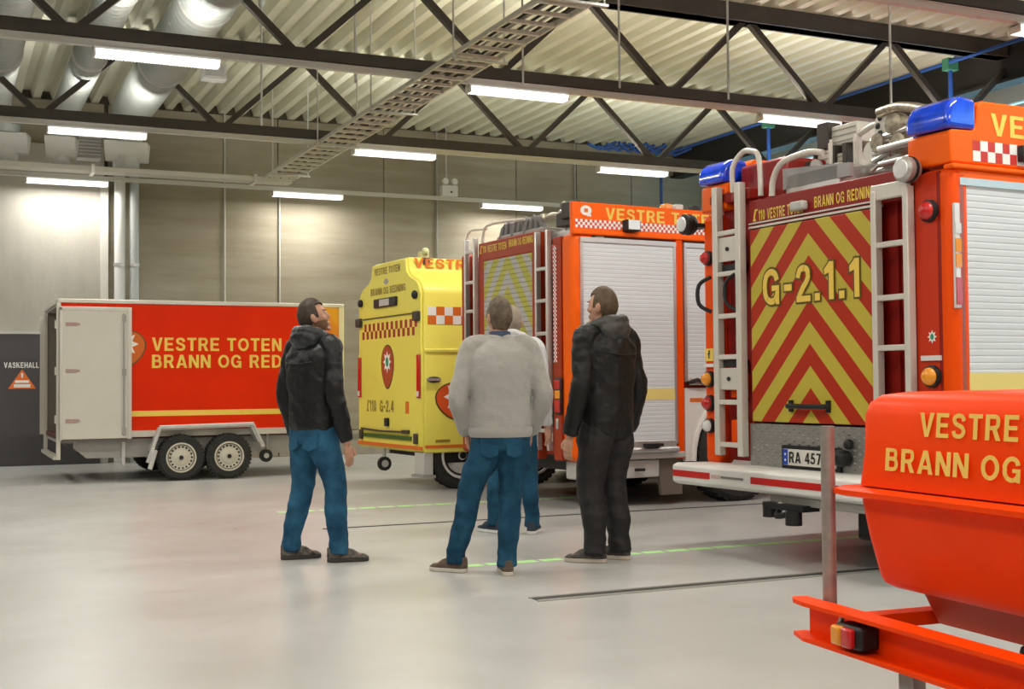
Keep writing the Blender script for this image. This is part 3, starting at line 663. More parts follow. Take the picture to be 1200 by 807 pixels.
for za in (1.14, .80): MB().box(.0, .08, 1.98, 2.12, za - .06, za + .12).build('recess_cover', ORANGE, T1, bevel=.01)
# lamps on posts
MB().box(-.012, 0, 2.31, 2.41, 1.355, 1.45).build('yellow_sticker', TXTY, T1)
text('f', BLACK, T1, (-.012, 2.375, 1.375), RX, UZ, .03, .06)
MB().box(-.02, 0, 2.30, 2.42, 1.31, 1.335).build('reflector_strip', CLR, T1)
round_lamp(T1, 0, 2.36, 1.22, .05, AMB, 'turn_signal'); round_lamp(T1, 0, 2.36, 1.04, .05, REDL, 'stop_lamp'); round_lamp(T1, 0, 2.36, .87, .045, CLR, 'reverse_lamp')
round_lamp(T1, 0, 2.36, 2.13, .045, REDL, 'marker_lamp')
round_lamp(T1, 0, .16, 2.21, .055, REDL, 'marker_lamp'); round_lamp(T1, 0, .16, 1.22, .055, AMB, 'turn_signal')
MB().box(-.02, 0, .09, .24, 1.315, 1.345).build('reflector_strip', CLR, T1)
crest(T1, (0, .16, 1.43), RX, UZ, .12, .17, name='crest')
round_lamp(T1, 0, .16, 1.03, .05, REDL, 'stop_lamp')
for (yy, zz, kk) in ((.26, 2.47, 1), (2.52, 2.40, -1)):
    wl = MB().lathe([(.05, .05), (.075, .02), (.078, -.06), (.062, -.075)], (-.06, yy, zz), 'x', 18).build('work_lamp', GALV if kk == 1 else BLACK, T1, smooth=True)
    MB().lathe([(.06, -.07), (.055, -.085), (.02, -.09)], (-.06, yy, zz), 'x', 18).build('lens', CLR, wl, smooth=True)
    MB().lathe([(.081, -.02), (.081, .0)], (-.06, yy, zz), 'x', 18).build('lamp_ring', BLACK, wl)
    MB().box(-.05, .05, yy - .015 - .1 * (kk < 0), yy + .015, zz - .03, zz - .0).build('lamp_bracket', BLACK, wl)
# roof fairings along both sides
for ya, yb, sg in ((0, .34, 1), (Wd - .30, Wd, -1)):
    P = [(0, 2.48), (7.2, 2.48), (7.2, 2.87), (.27, 2.87), (.235, 2.84), (.22, 2.72), (.19, 2.685), (.02, 2.68), (0, 2.66)]
    MB().prism(P, lambda u, v, w: (u, w, v), ya, yb).build('roof_fairing', ORANGE_FLUO, T1, bevel=.03, seg=3)
beacon(T1, -.03, .215, -.01, .33, 2.685, 2.88)
beacon(T1, -.03, .215, Wd - .30, Wd + .01, 2.685, 2.86)
text('VESTRE TOTEN', TXTY, T1, (.34, 0, 2.665), (1, 0, 0), UZ, 1.75, .135, bold=.01)
MB().box(.185, 2.4, -.0015, .0, 2.50, 2.625).build('checker_ground', mat('checker_red', (0.55, 0.04, 0.03), .5), T1)
checks(T1, (.185, -.0015, 2.50), (1, 0, 0), UZ, .0625, 2, 34, TXTW)
MB().box(.56, .66, -.05, 0, 2.52, 2.62).build('side_lamp', BLACK, T1, bevel=.01)
MB().box(.0, 7.2, -.02, .06, 2.445, 2.475).build('rain_gutter', ORANGE_FLUO, T1, bevel=.01)
MB().box(.06, 7.2, 0, .1, 2.36, 2.45).build('side_header', ORANGE_FLUO, T1, bevel=.02)
shutter(T1, .10, 1.75, .62, 2.35, .02, [(1.115, 1.24)])
shutter(T1, 1.95, 3.5, .62, 2.35, .02, [(1.115, 1.24)])
MB().box(1.78, 1.92, 0, .1, .6, 2.4).build('side_pillar', ORANGE, T1, bevel=.02)
sm = MB().box(.015, .055, -.015, .01, 1.62, 2.24).build('side_marker_strip', CLR, T1, bevel=.005)
for za, zb, m_ in ((2.06, 2.12, CLR), (1.95, 2.03, AMB), (1.86, 1.94, AMB), (1.64, 1.80, REDL)): MB().box(.012, .058, -.02, -.014, za, zb).build('marker_segment', m_, sm)
# chassis, wheels, cab
MB().box(.1, 7.2, .5, Wd - .5, .42, .64).build('chassis', BLACK, T1)
for x_ in (1.9, 5.9):
    wheel(T1, (x_, .2, .5), .5, .3, WHITE, -1); wheel(T1, (x_, Wd - .2, .5), .5, .3, WHITE, 1)
    MB().cyl((x_, .3, .5), (x_, Wd - .3, .5), .07, 10).build('axle', BLACK, T1)
MB().box(5.2, 7.3, .05, Wd - .05, .55, 2.5).build('cab', ORANGE, T1, bevel=.06)
# roof: rails, monitor, boxes
def bow(parent, pts, r=.02, name='roof_hand_rail'): return MB().tube(pts, r, 10, sub=5).build(name, ALUL, parent, smooth=True)
bow(T1, [(-.03, 2.02, 2.58), (-.03, 2.02, 2.76), (-.0, 1.95, 2.86), (.0, 1.86, 2.86), (.0, 1.76, 2.80), (0, 1.74, 2.52)])
bow(T1, [(0, 1.62, 2.50), (0, 1.60, 2.62), (0, 1.50, 2.72), (.05, 1.30, 2.76), (.08, 1.18, 2.74)], .022)
rb = MB().box(.12, 1.6, 1.62, 2.13, 2.42, 2.80).build('roof_locker', DRED, T1, bevel=.03)
MB().box(.10, .9, 1.05, 1.60, 2.42, 2.66).build('steel_locker', ALU, T1, bevel=.02)
MB().prism([(.95, 2.55), (1.62, 2.55), (1.62, 2.70), (.95, 2.64)], lambda u, v, w: (w, u, v), .10, .14).build('wind_deflector', mat('grey_clear', (0.42, 0.42, 0.42), .2, metal=.3), T1)
# aluminium gantry holding a portable ladder on the roof
gt = MB().box(.50, .54, 1.29, 1.33, 2.50, 2.93).box(.50, .54, .66, .70, 2.50, 2.90).box(.50, .54, .66, 1.33, 2.50, 2.54).tube([(.52, 1.31, 2.92), (.52, 1.18, 2.96), (.52, 1.04, 2.97)], .022, 8).build('roof_gantry', ALUL, T1, bevel=.004)
for (ya, yb, za, zb) in ((1.30, 1.56, 2.88, 3.02), (1.55, 1.71, 2.74, 2.87), (1.42, 1.53, 2.70, 2.82)):
    o = MB().box(.5, 3.4, ya, yb, za, zb).build('ladder_section', mat('pale_alu', (0.66, 0.64, 0.56), .5, metal=.1), gt, bevel=.006)
    for k in range(3): box('profile_groove', GREY, o, .494, .5, ya + .01, yb - .01, za + .02 + k * (zb - za) * .3, za + .026 + k * (zb - za) * .3)
    box('section_frame', DKST, o, .47, 3.3, yb, yb + .012, za - .02, zb + .02)
MB().box(.47, .60, 1.57, 1.68, 2.87, 3.06).box(.47, .60, 1.38, 1.42, 2.66, 2.88).box(.47, .60, 1.50, 1.54, 2.62, 2.88).build('end_clamp', DKST, gt, bevel=.005)
MB().box(.46, .50, 1.53, 1.55, 2.55, 2.90).build('upright_rod', ALUL, gt)
MB().lathe([(.03, -.02), (.11, -.02), (.115, 0), (.11, .02), (.03, .02)], (.48, .98, 2.93), 'x', 22).lathe([(.02, -.03), (.07, -.03), (.07, .02), (.02, .02)], (.46, 1.10, 2.76), 'x', 18).build('reel', ALUL, gt, smooth=True)
b = MB()
for k in range(8):
    t_ = 2 * pi * k / 8; b.ball((.455, .98 + .075 * cos(t_), 2.93 + .075 * sin(t_)), .006, .022, .022)
b.build('reel_openings', BLACK, gt)
MB().box(.5, .6, 1.12, 1.26, 2.58, 2.70).build('clamp_block', GREY, gt, bevel=.01)
for yy in (.92, .98, 1.28, 1.52): MB().cyl((.46, yy, 2.52), (.46, yy, 2.92), .012, 8).build('upright_rod', ALUL, gt)
MB().tube([(.42, 1.5, 2.62), (.42, .7, 2.60)], .03, 10).tube([(.40, 1.05, 2.82), (.40, .62, 2.86)], .022, 8).build('tie_bar', ALU, gt, smooth=True)
mn = MB().lathe([(.02, -.05), (.075, -.04), (.08, 0), (.075, .04), (.02, .05)], (.42, .84, 2.90), 'x', 18).lathe([(.02, -.05), (.07, -.04), (.075, .04), (.02, .05)], (.42, .80, 2.76), 'x', 18).lathe([(.01, -.03), (.06, -.03), (.06, .03), (.01, .03)], (.40, .98, 2.80), 'x', 14).build('water_monitor', mat('brass_steel', (0.30, 0.26, 0.19), .4, metal=.8, noise=.4, nscale=30), T1, smooth=True)
MB().tube([(.40, .98, 3.0), (.38, .80, 3.0), (.34, .62, 2.96), (.3, .50, 2.92), (.2, .36, 2.88)], .035, 12, sub=4).build('monitor_barrel', MATS['brass_steel'], mn, smooth=True)
MB().tube([(.36, .94, 2.74), (.34, .70, 2.74), (.3, .40, 2.74)], .026, 10).tube([(.36, .94, 2.64), (.34, .70, 2.64), (.3, .40, 2.64)], .022, 10).build('monitor_pipe', ALU, mn, smooth=True)
for zz in (2.74, 2.66, 2.60): MB().cyl((.31, .56, zz), (.30, .36, zz), .034, 12).build('blue_hose_end', mat('blue_coupling', (0.01, 0.08, 0.5), .3, coat=.5), mn, smooth=True)
b = MB()
for i in range(16):
    t_ = 2 * pi * i / 16; b.tube([(.40, .96, 2.72), (.38, .96 + .075 * cos(t_), 2.72 + .075 * sin(t_))], .008, 5)
b.build('handwheel', GALV, mn)
b = MB()
for i in range(12):
    t_ = 2 * pi * i / 12; b.tube([(.30, 1.55, 2.70), (.28, 1.55 + .06 * cos(t_), 2.70 + .06 * sin(t_))], .010, 5)
b.ball((.3, 1.52, 2.72), .03).build('searchlight', DKST, T1)
MB().lathe([(.02, .03), (.04, .01), (.045, -.03)], (.28, 1.46, 2.71), 'x', 14).build('searchlight_head', ALU, T1, smooth=True)
b = MB()
for k in range(14):
    a_ = Vector((.35 + .1 * random.random(), .45 + random.random() * .65, 2.55 + random.random() * .12)); b.tube([a_, a_ + Vector((.04, -.12 + .1 * random.random(), .06 * random.random()))], .016, 6)
b.build('fittings', GALV, T1)

# ------------------------------------------------------------------ second fire truck
T2 = thing('fire_truck', 'orange fire truck with grey and yellow chevron shutter, middle of the row', 'fire truck', (5.39, 10.37, 0), .077)
W2 = 2.35
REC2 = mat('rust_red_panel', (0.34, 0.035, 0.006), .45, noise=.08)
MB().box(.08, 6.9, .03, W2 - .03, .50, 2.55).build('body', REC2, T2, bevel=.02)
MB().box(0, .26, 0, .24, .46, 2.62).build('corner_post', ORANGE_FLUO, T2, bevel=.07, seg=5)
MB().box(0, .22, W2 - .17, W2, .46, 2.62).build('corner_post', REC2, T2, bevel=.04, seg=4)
MB().box(-.01, .1, .22, .36, .46, 2.60).build('inner_post', REC2, T2, bevel=.01)
MB().box(-.01, .1, .66, 1.90, 2.50, 2.70).build('rear_header', REC2, T2, bevel=.012)
MB().box(-.01, .1, .66, .76, .46, 2.52).box(-.01, .1, 1.80, 1.90, .46, 2.52).build('shutter_surround', REC2, T2, bevel=.01)
CH2 = chevron('grey_yellow_chevrons', (0.44, 0.42, 0.07), (0.44, 0.43, 0.40), 1.28, 2.045 - .33 * 6, .33, 1.25)
b = MB(); z = .52
while z < 2.49: b.box(.0, .03, .76, 1.80, z, min(z + .046, 2.50)); z += .05
b.build('rear_shutter', CH2, T2)
handset(T2, (-.01, 1.86, 2.585), RX, UZ, .085, TXTY)
text('110 VESTRE TOTEN', TXTY, T2, (-.01, 1.79, 2.585), RX, UZ, .52, .075, bold=.03)
text('BRANN OG REDNING', TXTY, T2, (-.01, 1.22, 2.595), RX, UZ, .50, .075, bold=.03)
l2 = ladder(T2, .40, .61, .55, 2.68, (2.31, 2.0, 1.68, 1.36, 1.02, .74), x=-.03, m=ALU, w=.03)
l3 = ladder(T2, 1.93, 2.14, .55, 2.76, (2.62, 2.29, 1.98, 1.66, 1.34, 1.02), x=-.03, m=ALU, w=.03)
for za, zb in ((2.05, 2.22), (1.72, 1.9), (1.4, 1.6), (.8, .98)):
    MB().box(.04, .09, .43, .58, za, zb).build('recess_pocket', BLACK, T2); MB().box(.04, .09, 1.97, 2.1, za - .05, zb - .03).build('recess_pocket', BLACK, T2)
fn = (-.012, .345, 1.40)
MB().box(-.0115, -.01, .285, .345, 1.40, 2.52).build('checker_ground', SRED, T2)
checks(T2, (-.0115, .345, 1.40), RX, UZ, .02, 28 * 2, 3, TXTW)
MB().box(-.0015, 0, 2.19, 2.25, 1.0, 2.5).build('checker_ground', SRED, T2)
checks(T2, (-.0015, 2.25, 1.0), RX, UZ, .02, 75, 3, TXTW)
tl = MB().box(-.03, 0, .20, .31, .90, 1.25).build('tail_lamp', BLACK, T2, bevel=.012)
for za, zb, m_ in ((1.14, 1.23, REDL), (1.05, 1.13, AMB), (.92, 1.04, REDL)): MB().box(-.036, -.028, .21, .30, za, zb).build('lens', m_, tl, bevel=.004)
MB().box(-.02, .0, .09, .15, .62, .74).build('door_catch', ORANGE, T2, bevel=.01)
MB().box(-.012, -.0101, .38, .46, .64, .72).build('white_sticker', TXTW, T2)
MB().box(-.02, -.0, .27, .31, .76, .86).build('hinge', ALU, T2, bevel=.005)
# roof of truck two
P = [(.0, 2.62), (6.8, 2.62), (6.8, 2.91), (.0, 2.91)]
MB().prism(P, lambda u, v, w: (u + .0, w, v), 0.0, .06).build('roof_fairing', ORANGE_FLUO, T2, bevel=.012)
MB().box(.55, 6.8, .06, .3, 2.6, 2.72).build('roof_walkway', GREY, T2)
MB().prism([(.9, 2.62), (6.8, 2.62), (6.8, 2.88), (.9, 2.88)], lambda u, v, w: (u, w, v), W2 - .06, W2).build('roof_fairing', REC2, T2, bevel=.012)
text('VESTRE TOTEN', TXTY, T2, (.37, 0, 2.755), (1, 0, 0), UZ, 1.36, .115, bold=.015)
lg = MB().prism([(cos(2 * pi * i / 18) * .062, sin(2 * pi * i / 18) * .048) for i in range(18)], plane_prism((.15, 0, 2.83), (1, 0, 0), UZ), 0, .003).prism([(.01, -.055), (.06, -.055), (.045, -.01)], plane_prism((.15, 0, 2.83), (1, 0, 0), UZ), 0, .003).build('round_emblem', TXTW, T2)
MB().prism([(-.02, -.018), (.02, -.018), (.02, .018), (-.02, .018)], plane_prism((.15, 0, 2.83), (1, 0, 0), UZ), .003, .005).build('emblem_centre', TXTO, lg)
MB().box(.03, 2.2, -.0015, 0, 2.665, 2.745).build('checker_ground', mat('checker_pale_red', (0.62, .09, .06), .5), T2)
checks(T2, (.03, -.0015, 2.665), (1, 0, 0), UZ, .0267, 3, 80, TXTW)
MB().box(.0, 6.8, -.02, .06, 2.60, 2.645).build('rain_gutter', ORANGE_FLUO, T2, bevel=.01)
sl = MB().box(.56, .72, -.09, 0, 2.65, 2.76).build('side_lamp', BLACK, T2, bevel=.01); MB().box(.575, .705, -.095, -.088, 2.665, 2.755).build('lens', CLR, sl)
shutter(T2, .10, 1.15, .60, 2.53, .0, [(1.03, 1.14)])
MB().box(1.19, 1.27, -.01, .1, .45, 2.6).build('side_pillar', ORANGE, T2, bevel=.01)
shutter(T2, 1.31, 2.55, 1.20, 2.53, .0, [])
MB().box(2.6, 2.7, -.01, .1, .45, 2.6).build('side_pillar', ORANGE, T2, bevel=.01)
MB().box(.06, 1.27, -.02, .1, .46, .52).build('side_sill', LGREY, T2, bevel=.01)
MB().box(.06, 1.18, -.06, .02, .52, .575).build('sill_tube', ALU, T2, bevel=.02)
MB().box(.75, .95, -.10, -.02, .58, .61).build('sill_catch', BLACK, T2)
# white arch panel
P = [(1.27, 1.14), (1.27, .45)] ; arc = [(1.95 - .58 * cos(t_ * pi / 16), .42 + .68 * sin(t_ * pi / 16)) for t_ in range(0, 17)]
P = [(1.28, 1.14), (1.28, .42)] + arc + [(2.72, .42), (2.72, 1.14)]
MB().prism(P, lambda u, v, w: (u, w, v), -.005, .05).build('wheel_arch_panel', WHITE, T2)
MB().tube([(p[0], -.01, p[1]) for p in arc], .03, 8).build('arch_lip', WHITE, T2, smooth=True)
MB().box(1.34, 1.5, -.007, -.005, 1.0, 1.04).build('small_print', TXTO, T2)
MB().tube([(1.30, -.03, 1.19), (1.40, -.05, 1.22), (1.55, -.05, 1.19)], .02, 8).build('side_handle', BLACK, T2)
MB().box(.2, 6.6, .45, W2 - .45, .35, .55).build('chassis', BLACK, T2)
MB().box(.08, .34, .06, .3, .28, .46).build('under_locker', LGREY, T2, bevel=.02)
ul = MB().box(.35, .98, .02, .3, .28, .45).build('under_locker', LGREY, T2, bevel=.01); MB().tube([(.68, 0.0, .36), (.78, -.02, .36)], .015, 8).build('locker_handle', BLACK, ul)
MB().prism([(.98, .46), (1.26, .46), (1.27, .10), (1.02, .10)], lambda u, v, w: (u, w, v), .04, .08).build('mud_flap', mat('mud_flap_brown', (0.16, .13, .10), .7), T2)
wheel(T2, (1.93, .10, .5), .5, .3, WHITE, -1, rr=.66); wheel(T2, (2.0, W2 - .17, .5), .5, .3, WHITE, 1)
wheel(T2, (5.6, .17, .5), .5, .3, WHITE, -1); wheel(T2, (5.6, W2 - .17, .5), .5, .3, WHITE, 1)
MB().cyl((2.0, .3, .5), (2.0, W2 - .3, .5), .07, 10).build('axle', BLACK, T2); MB().cyl((5.6, .3, .5), (5.6, W2 - .3, .5), .07, 10).build('axle', BLACK, T2)
MB().box(1.45, 2.55, .2, .6, .5, 1.1).build('wheel_housing', BLACK, T2)
# roof gear truck two
bow(T2, [(0, 2.19, 2.6), (0, 2.18, 2.80), (0, 2.10, 2.86), (.02, 1.96, 2.86), (.05, 1.80, 2.85)], .014)
bow(T2, [(0, 1.82, 2.70), (0, 1.80, 2.80), (0, 1.72, 2.87), (.05, 1.50, 2.89), (.05, 1.0, 2.86)], .014)
hz = MB()
for k in range(9): hz.tube([(.12 + .02 * (k % 3), 1.62 - k * .085, 2.72), (.15, 1.57 - k * .085, 2.86 + .02 * (k % 2)), (.2, 1.50 - k * .085, 2.73)], .035, 8, sub=3)
hz.build('hose_bundle', mat('hose_grey', (0.22, .22, .22), .6), T2, smooth=True)
MB().box(.1, 2.5, .75, 1.7, 2.62, 2.76).build('roof_locker', GREY, T2, bevel=.02)
m2 = MB().box(.2, .5, .36, .75, 2.62, 2.70).build('water_monitor', ALU, T2, bevel=.01)
MB().tube([(.3, .62, 2.66), (.3, .64, 2.80), (.25, .72, 2.88), (.2, .86, 2.86)], .028, 10, sub=4).lathe([(.03, -.05), (.05, -.04), (.05, .03), (.03, .04)], (.2, .86, 2.86), 'y', 12).build('monitor_barrel', mat('brass_steel2', (0.42, .38, .30), .35, metal=.5), m2, smooth=True)
MB().box(.12, .6, .07, .50, 2.72, 2.86).box(.08, .16, .10, .34, 2.78, 2.94).build('valve_block', DKST, m2, bevel=.01)
MB().tube([(.15, .30, 2.90), (.2, .45, 2.93), (.3, .50, 2.90)], .02, 8).ball((.12, .34, 2.93), .03).ball((.15, .45, 2.86), .03).build('valve_pipe', mat('brass_steel2', (0.42, .38, .30), .35, metal=.5), m2, smooth=True)
for xx, m_ in ((1.15, AMB), (1.28, PLAST), (1.5, BLACK)): MB().box(xx, xx + .09, .1, .2, 2.91, 2.975).build('roof_marker', m_, T2, bevel=.01)

# ------------------------------------------------------------------ yellow vehicle
YV = thing('fire_service_vehicle', 'tall yellow fire service vehicle marked G-2.4, left of the two fire trucks', 'vehicle', (4.93, 13.19, 0), .06)
def yprof(inset=0, zb=.42):
    i_ = inset
    return [(0 + i_, zb), (0 + i_, 1.56), (.02 + i_, 1.60), (.02 + i_, 2.22), (.06 + i_, 2.31), (.16, 2.40 - i_), (.36, 2.47 - i_), (.44, 2.53 - i_), (.47, 2.68 - i_), (1.50, 2.68 - i_), (1.54, 2.53 - i_), (1.62, 2.47 - i_), (1.84, 2.40 - i_), (1.94 - i_, 2.31), (1.98 - i_, 2.22), (1.98 - i_, 1.60), (2.0 - i_, 1.56), (2.0 - i_, zb)]
MB().prism(yprof(), lambda u, v, w: (w, u, v), .03, 4.6).build('body', YEL, YV, bevel=.02, seg=3)
MB().prism(yprof(.02, .44), lambda u, v, w: (w, u, v), -.0, .03).build('rear_door', YEL, YV, bevel=.006)
MB().box(-.012, .02, .22, 1.80, 2.005, 2.02).build('door_seam', mat('dark_olive', (0.09, .09, .02), .5), YV)
text('VESTRE TOTEN', BROWNT, YV, (0, 1.42, 2.53), RX, UZ, .80, .085, bold=.01)
text('BRANN OG REDNING', BROWNT, YV, (0, 1.55, 2.29), RX, UZ, 1.10, .085, bold=.02)
MB().prism([(-.09, 0), (.0, -.03), (.09, 0), (.04, .03), (0, .05), (-.04, .03)], plane_prism((0, 1.05, 2.43), RX, UZ), 0, .003).build('small_emblem', GREY, YV)
yp = MB().box(-.03, 0, .70, 1.40, 2.13, 2.24).build('camera_bar', BLACK, YV, bevel=.01); MB().box(-.034, -.03, .90, 1.20, 2.145, 2.225).build('white_plate', LGREY, yp)
for yy in (.10, 1.90):
    MB().ball((-.02, yy + (.06 if yy < 1 else -.04), 2.22), .035, .05, .05).build('marker_lamp', BLACK, YV, smooth=True); MB().box(-.05, .01, yy - .06, yy + .08, 1.92, 2.03).build('hinge', DKST, YV, bevel=.015)
checks(YV, (0, 1.84, 1.76), RX, UZ, .071, 2, 24, mat('checker_dark_red', (0.36, .035, .025), .5), cellv=.095, start=0)
crest(YV, (0, 1.02, 1.38), RX, UZ, .40, .56, mat('crest_brick', (0.42, .07, .02), .5))
for yy in (.08, 1.92):
    r_ = MB().box(-.025, 0, yy - .04, yy + .04, 1.04, 1.54).build('tail_lamp', REDL, YV, bevel=.01); MB().box(-.028, -.02, yy - .03, yy + .03, 1.06, 1.12).build('lens', CLR, r_)
handset(YV, (0, 1.70, .87), RX, UZ, .14, BROWNT); text('110', BROWNT, YV, (0, 1.60, .87), RX, UZ, .22, .14, bold=.0); text('G-2.4', BROWNT, YV, (0, 1.27, .87), RX, UZ, .44, .14, bold=.0)
MB().box(-.003, 0, .38, .48, .86, 1.0).build('warning_sticker', TXTO, YV)
MB().box(-.03, 0, .97, 1.08, .70, .80).build('door_lock', BLACK, YV, bevel=.01)
MB().tube([(-.02, 1.85, .655), (-.03, 1.2, .64), (-.02, .36, .65)], .012, 6).box(-.04, 0, .36, .52, .63, .67).build('lock_rod', DKST, YV)
MB().box(-.02, 0, .30, 1.78, .555, .60).build('green_light_bar', mat('dark_green', (0.05, .12, .02), .4), YV)
for yy in (.16, 1.86): MB().box(-.035, 0, yy - .04, yy + .04, .52, .64).build('corner_bracket', DKST, YV, bevel=.01)
MB().box(-.012, 0, .0, 2.0, .455, .495).build('orange_stripe', TXTO, YV)
MB().box(0.03, 4.6, -.004, 0, .475, .51).build('orange_stripe', TXTO, YV)
MB().box(.16, .34, -.004, 0, .54, .57).build('small_print', BROWNT, YV)
text('VESTRE TOTEN', TXTO, YV, (.10, .44, 2.555), (1, 0, 0), UZ, 1.55, .115, bold=.0)
for r in range(2):
    for c in range(14):
        MB().box(.08 + c * .105, .185 + c * .105, .0165, .0185, 1.88 + r * .10, 1.98 + r * .10).build('checker_square', TXTO if (r + c) % 2 == 0 else TXTW, YV)
MB().box(.03, 4.6, -.012, .03, 1.555, 1.60).build('side_ledge', YEL, YV, bevel=.012)
sh = MB().ball((.14, -.01, 1.25), .09, .02, .035).build('side_handle', BLACK, YV, smooth=True); MB().box(.06, .22, -.03, -.015, 1.235, 1.265).build('handle_grip', ALU, sh)
crest(YV, (.43, 0, .98), (1, 0, 0), UZ, .55, .46, mat('crest_orange', (0.72, .10, .02), .5))
MB().box(.60, 4.6, -.005, 0, .44, 1.1).box(.0, .0, 0, 0, 0, 0).build('orange_side_field', TXTO, YV)
sc = MB().box(.22, .32, .50, .60, 2.68, 2.76).ball((0.27, .50, 2.76), .045).build('roof_lamp', mat('pale_yellow_glass', (0.6, .58, .3), .3), YV, smooth=True)
MB().box(.22, .30, .44, .50, 2.60, 2.68).build('lamp_foot', DKST, sc)
for x_ in (.52, 1.45):
    wheel(YV, (x_, .16, .38), .38, .24, WHITE, -1, rr=.66)
for x_ in (3.2, 4.1): wheel(YV, (x_, 1.84, .38), .38, .24, WHITE, 1)
MB().box(.3, 4.5, .3, 1.7, .34, .46).build('chassis', BLACK, YV)
jw = MB().cyl((.05, 1.26, .42), (.05, 1.26, .30), .02, 8).build('jockey_post', GALV, YV); MB().lathe([(.03, -.025), (.085, -.022), (.085, .022), (.03, .025)], (.05, 1.26, .24), 'y', 20).build('jockey_wheel', RUB, jw, smooth=True); MB().lathe([(.045, -.03), (.045, .03)], (.05, 1.26, .24), 'y', 12).build('jockey_hub', LGREY, jw)
MB().box(.02, .14, .02, .28, .17, .43).build('support_leg', LGREY, YV, bevel=.01); MB().box(0.0, .16, -.0, .32, .14, .17).build('support_foot', GREY, YV)
MB().box(.13, .9, .05, .3, .3, .45).build('wheel_housing', BLACK, YV)

# ------------------------------------------------------------------ box trailer
TR = thing('box_trailer', 'red box trailer with open white rear door, parked by the concrete wall', 'trailer', (1.33, 16.4, 0), 0)
TW, TL_ = 2.1, 3.64
INN = mat('olive_interior', (0.20, 0.19, 0.145), .6)
MB().box(0.0, TL_, 0, .04, .56, 2.27).build('side_wall', RED, TR)
MB().box(0.0, TL_, TW - .04, TW, .56, 2.27).build('side_wall', INN, TR)
MB().box(TL_ - .04, TL_, .04, TW - .04, .56, 2.27).build('front_wall', INN, TR)
MB().box(0.0, TL_, .04, TW - .04, 2.23, 2.27).build('roof', mat('roof_grey', (0.4, .39, .35), .5), TR)
MB().box(0.0, TL_, .04, TW - .04, .54, .60).build('deck', mat('dark_red_brown', (0.10, .03, .025), .7), TR)
FR = mat('pale_frame', (0.60, .57, .50), .4, metal=.2)
MB().box(-.02, TL_ + .02, -.025, .03, 2.25, 2.30).box(-.02, .03, 0, TW, 2.25, 2.30).box(TL_ - .03, TL_ + .02, 0, TW, 2.25, 2.30).box(-.02, TL_ + .02, TW - .03, TW + .02, 2.25, 2.30).build('roof_edge_frame', FR, TR, bevel=.008)
MB().box(TL_ - .05, TL_ + .02, -.025, .05, .56, 2.25).build('front_corner_frame', mat('cream_frame', (0.74, .66, .42), .5), TR, bevel=.008)
MB().box(.85, TL_, -.02, 0, .56, .64).build('lower_frame', FR, TR)
MB().box(-.03, .02, -.02, .03, .30, 2.25).box(-.03, .02, TW - .05, TW, .30, 2.25).build('rear_corner_frame', FR, TR, bevel=.006)
MB().box(-.02, 0.02, TW - .1, TW - .04, .30, .34).box(-.06, .02, .0, TW, .30, .34).build('rear_bumper_bar', FR, TR)
MB().box(.85, TL_ - .05, -.004, 0, .82, .89).build('yellow_stripe', BAND if False else TXTY, TR)
text('VESTRE TOTEN', TXTY, TR, (1.12, 0, 1.655), (1, 0, 0), UZ, 1.68, .17, bold=.02)
text('BRANN OG REDNING', TXTY, TR, (1.12, 0, 1.435), (1, 0, 0), UZ, 2.22, .17, bold=.02)
def flame_mat():
    m, nt, b = nodes('flame_print'); N = nt.nodes; tc = N.new('ShaderNodeTexCoord'); n_ = N.new('ShaderNodeTexNoise'); n_.inputs['Scale'].default_value = 1.6
    nt.links.new(tc.outputs['Object'], n_.inputs[0]); cr = N.new('ShaderNodeValToRGB'); e = cr.color_ramp.elements
    e[0].position = .42; e[0].color = (0.75, .07, .005, 1); e[1].position = .62; e[1].color = (0.80, .36, .01, 1); nt.links.new(n_.outputs[0], cr.inputs[0]); nt.links.new(cr.outputs[0], b.inputs['Base Color']); b.inputs['Roughness'].default_value = .4; return m
MB().prism([(3.2, 1.3), (3.35, 1.0), (TL_ - .05, .95), (TL_ - .05, 2.25), (3.25, 2.25), (3.35, 1.9)], lambda u, v, w: (u, w, v), -.003, 0).build('flame_print', flame_mat(), TR)
crest(TR, (.80, 0, 1.66), (1, 0, 0), UZ, .50, .50, mat('crest_deep_orange', (0.62, .13, .01), .5))
# opened door leaf folded against the side
dl = MB().box(.0, .85, -.085, -.04, .55, 2.18).build('rear_door', CREAM, TR, bevel=.01)
MB().box(.0, .03, -.09, -.035, .54, 2.19).box(.81, .86, -.092, -.035, .54, 2.19).box(0, .86, -.09, -.035, 2.15, 2.20).build('door_edge_frame', FR, dl, bevel=.006)
MB().tube([(.765, -.105, .60), (.765, -.105, 2.12)], .012, 8).build('lock_bar', GREY, dl)
for z in (2.06, 1.38, .64): MB().box(.745, .79, -.115, -.085, z - .045, z + .045).build('lock_bracket', GREY, dl)
for z in (1.98, 1.40, .78): MB().prism([(.07, -.022), (.19, -.022), (.24, -.008), (.24, .012), (.19, .022), (.07, .022)], lambda u, v, w: (u, w, v + z), -.097, -.085).build('hinge_strap', mat('pinkish_hinge', (0.42, .28, .25), .5), dl)
for z in (1.98, 1.40, .80):
    MB().box(-.05, -.02, -.01, .03, z - .05, z + .05).build('hinge_knuckle', FR, TR)
    MB().box(-.05, -.01, TW - .02, TW + .03, z - .07, z + .03).build('hinge_knuckle', FR, TR)
ol = MB().box(-.08, -.03, TW - .04, TW + .0, .55, 2.18).build('door_stop_rail', FR, TR)
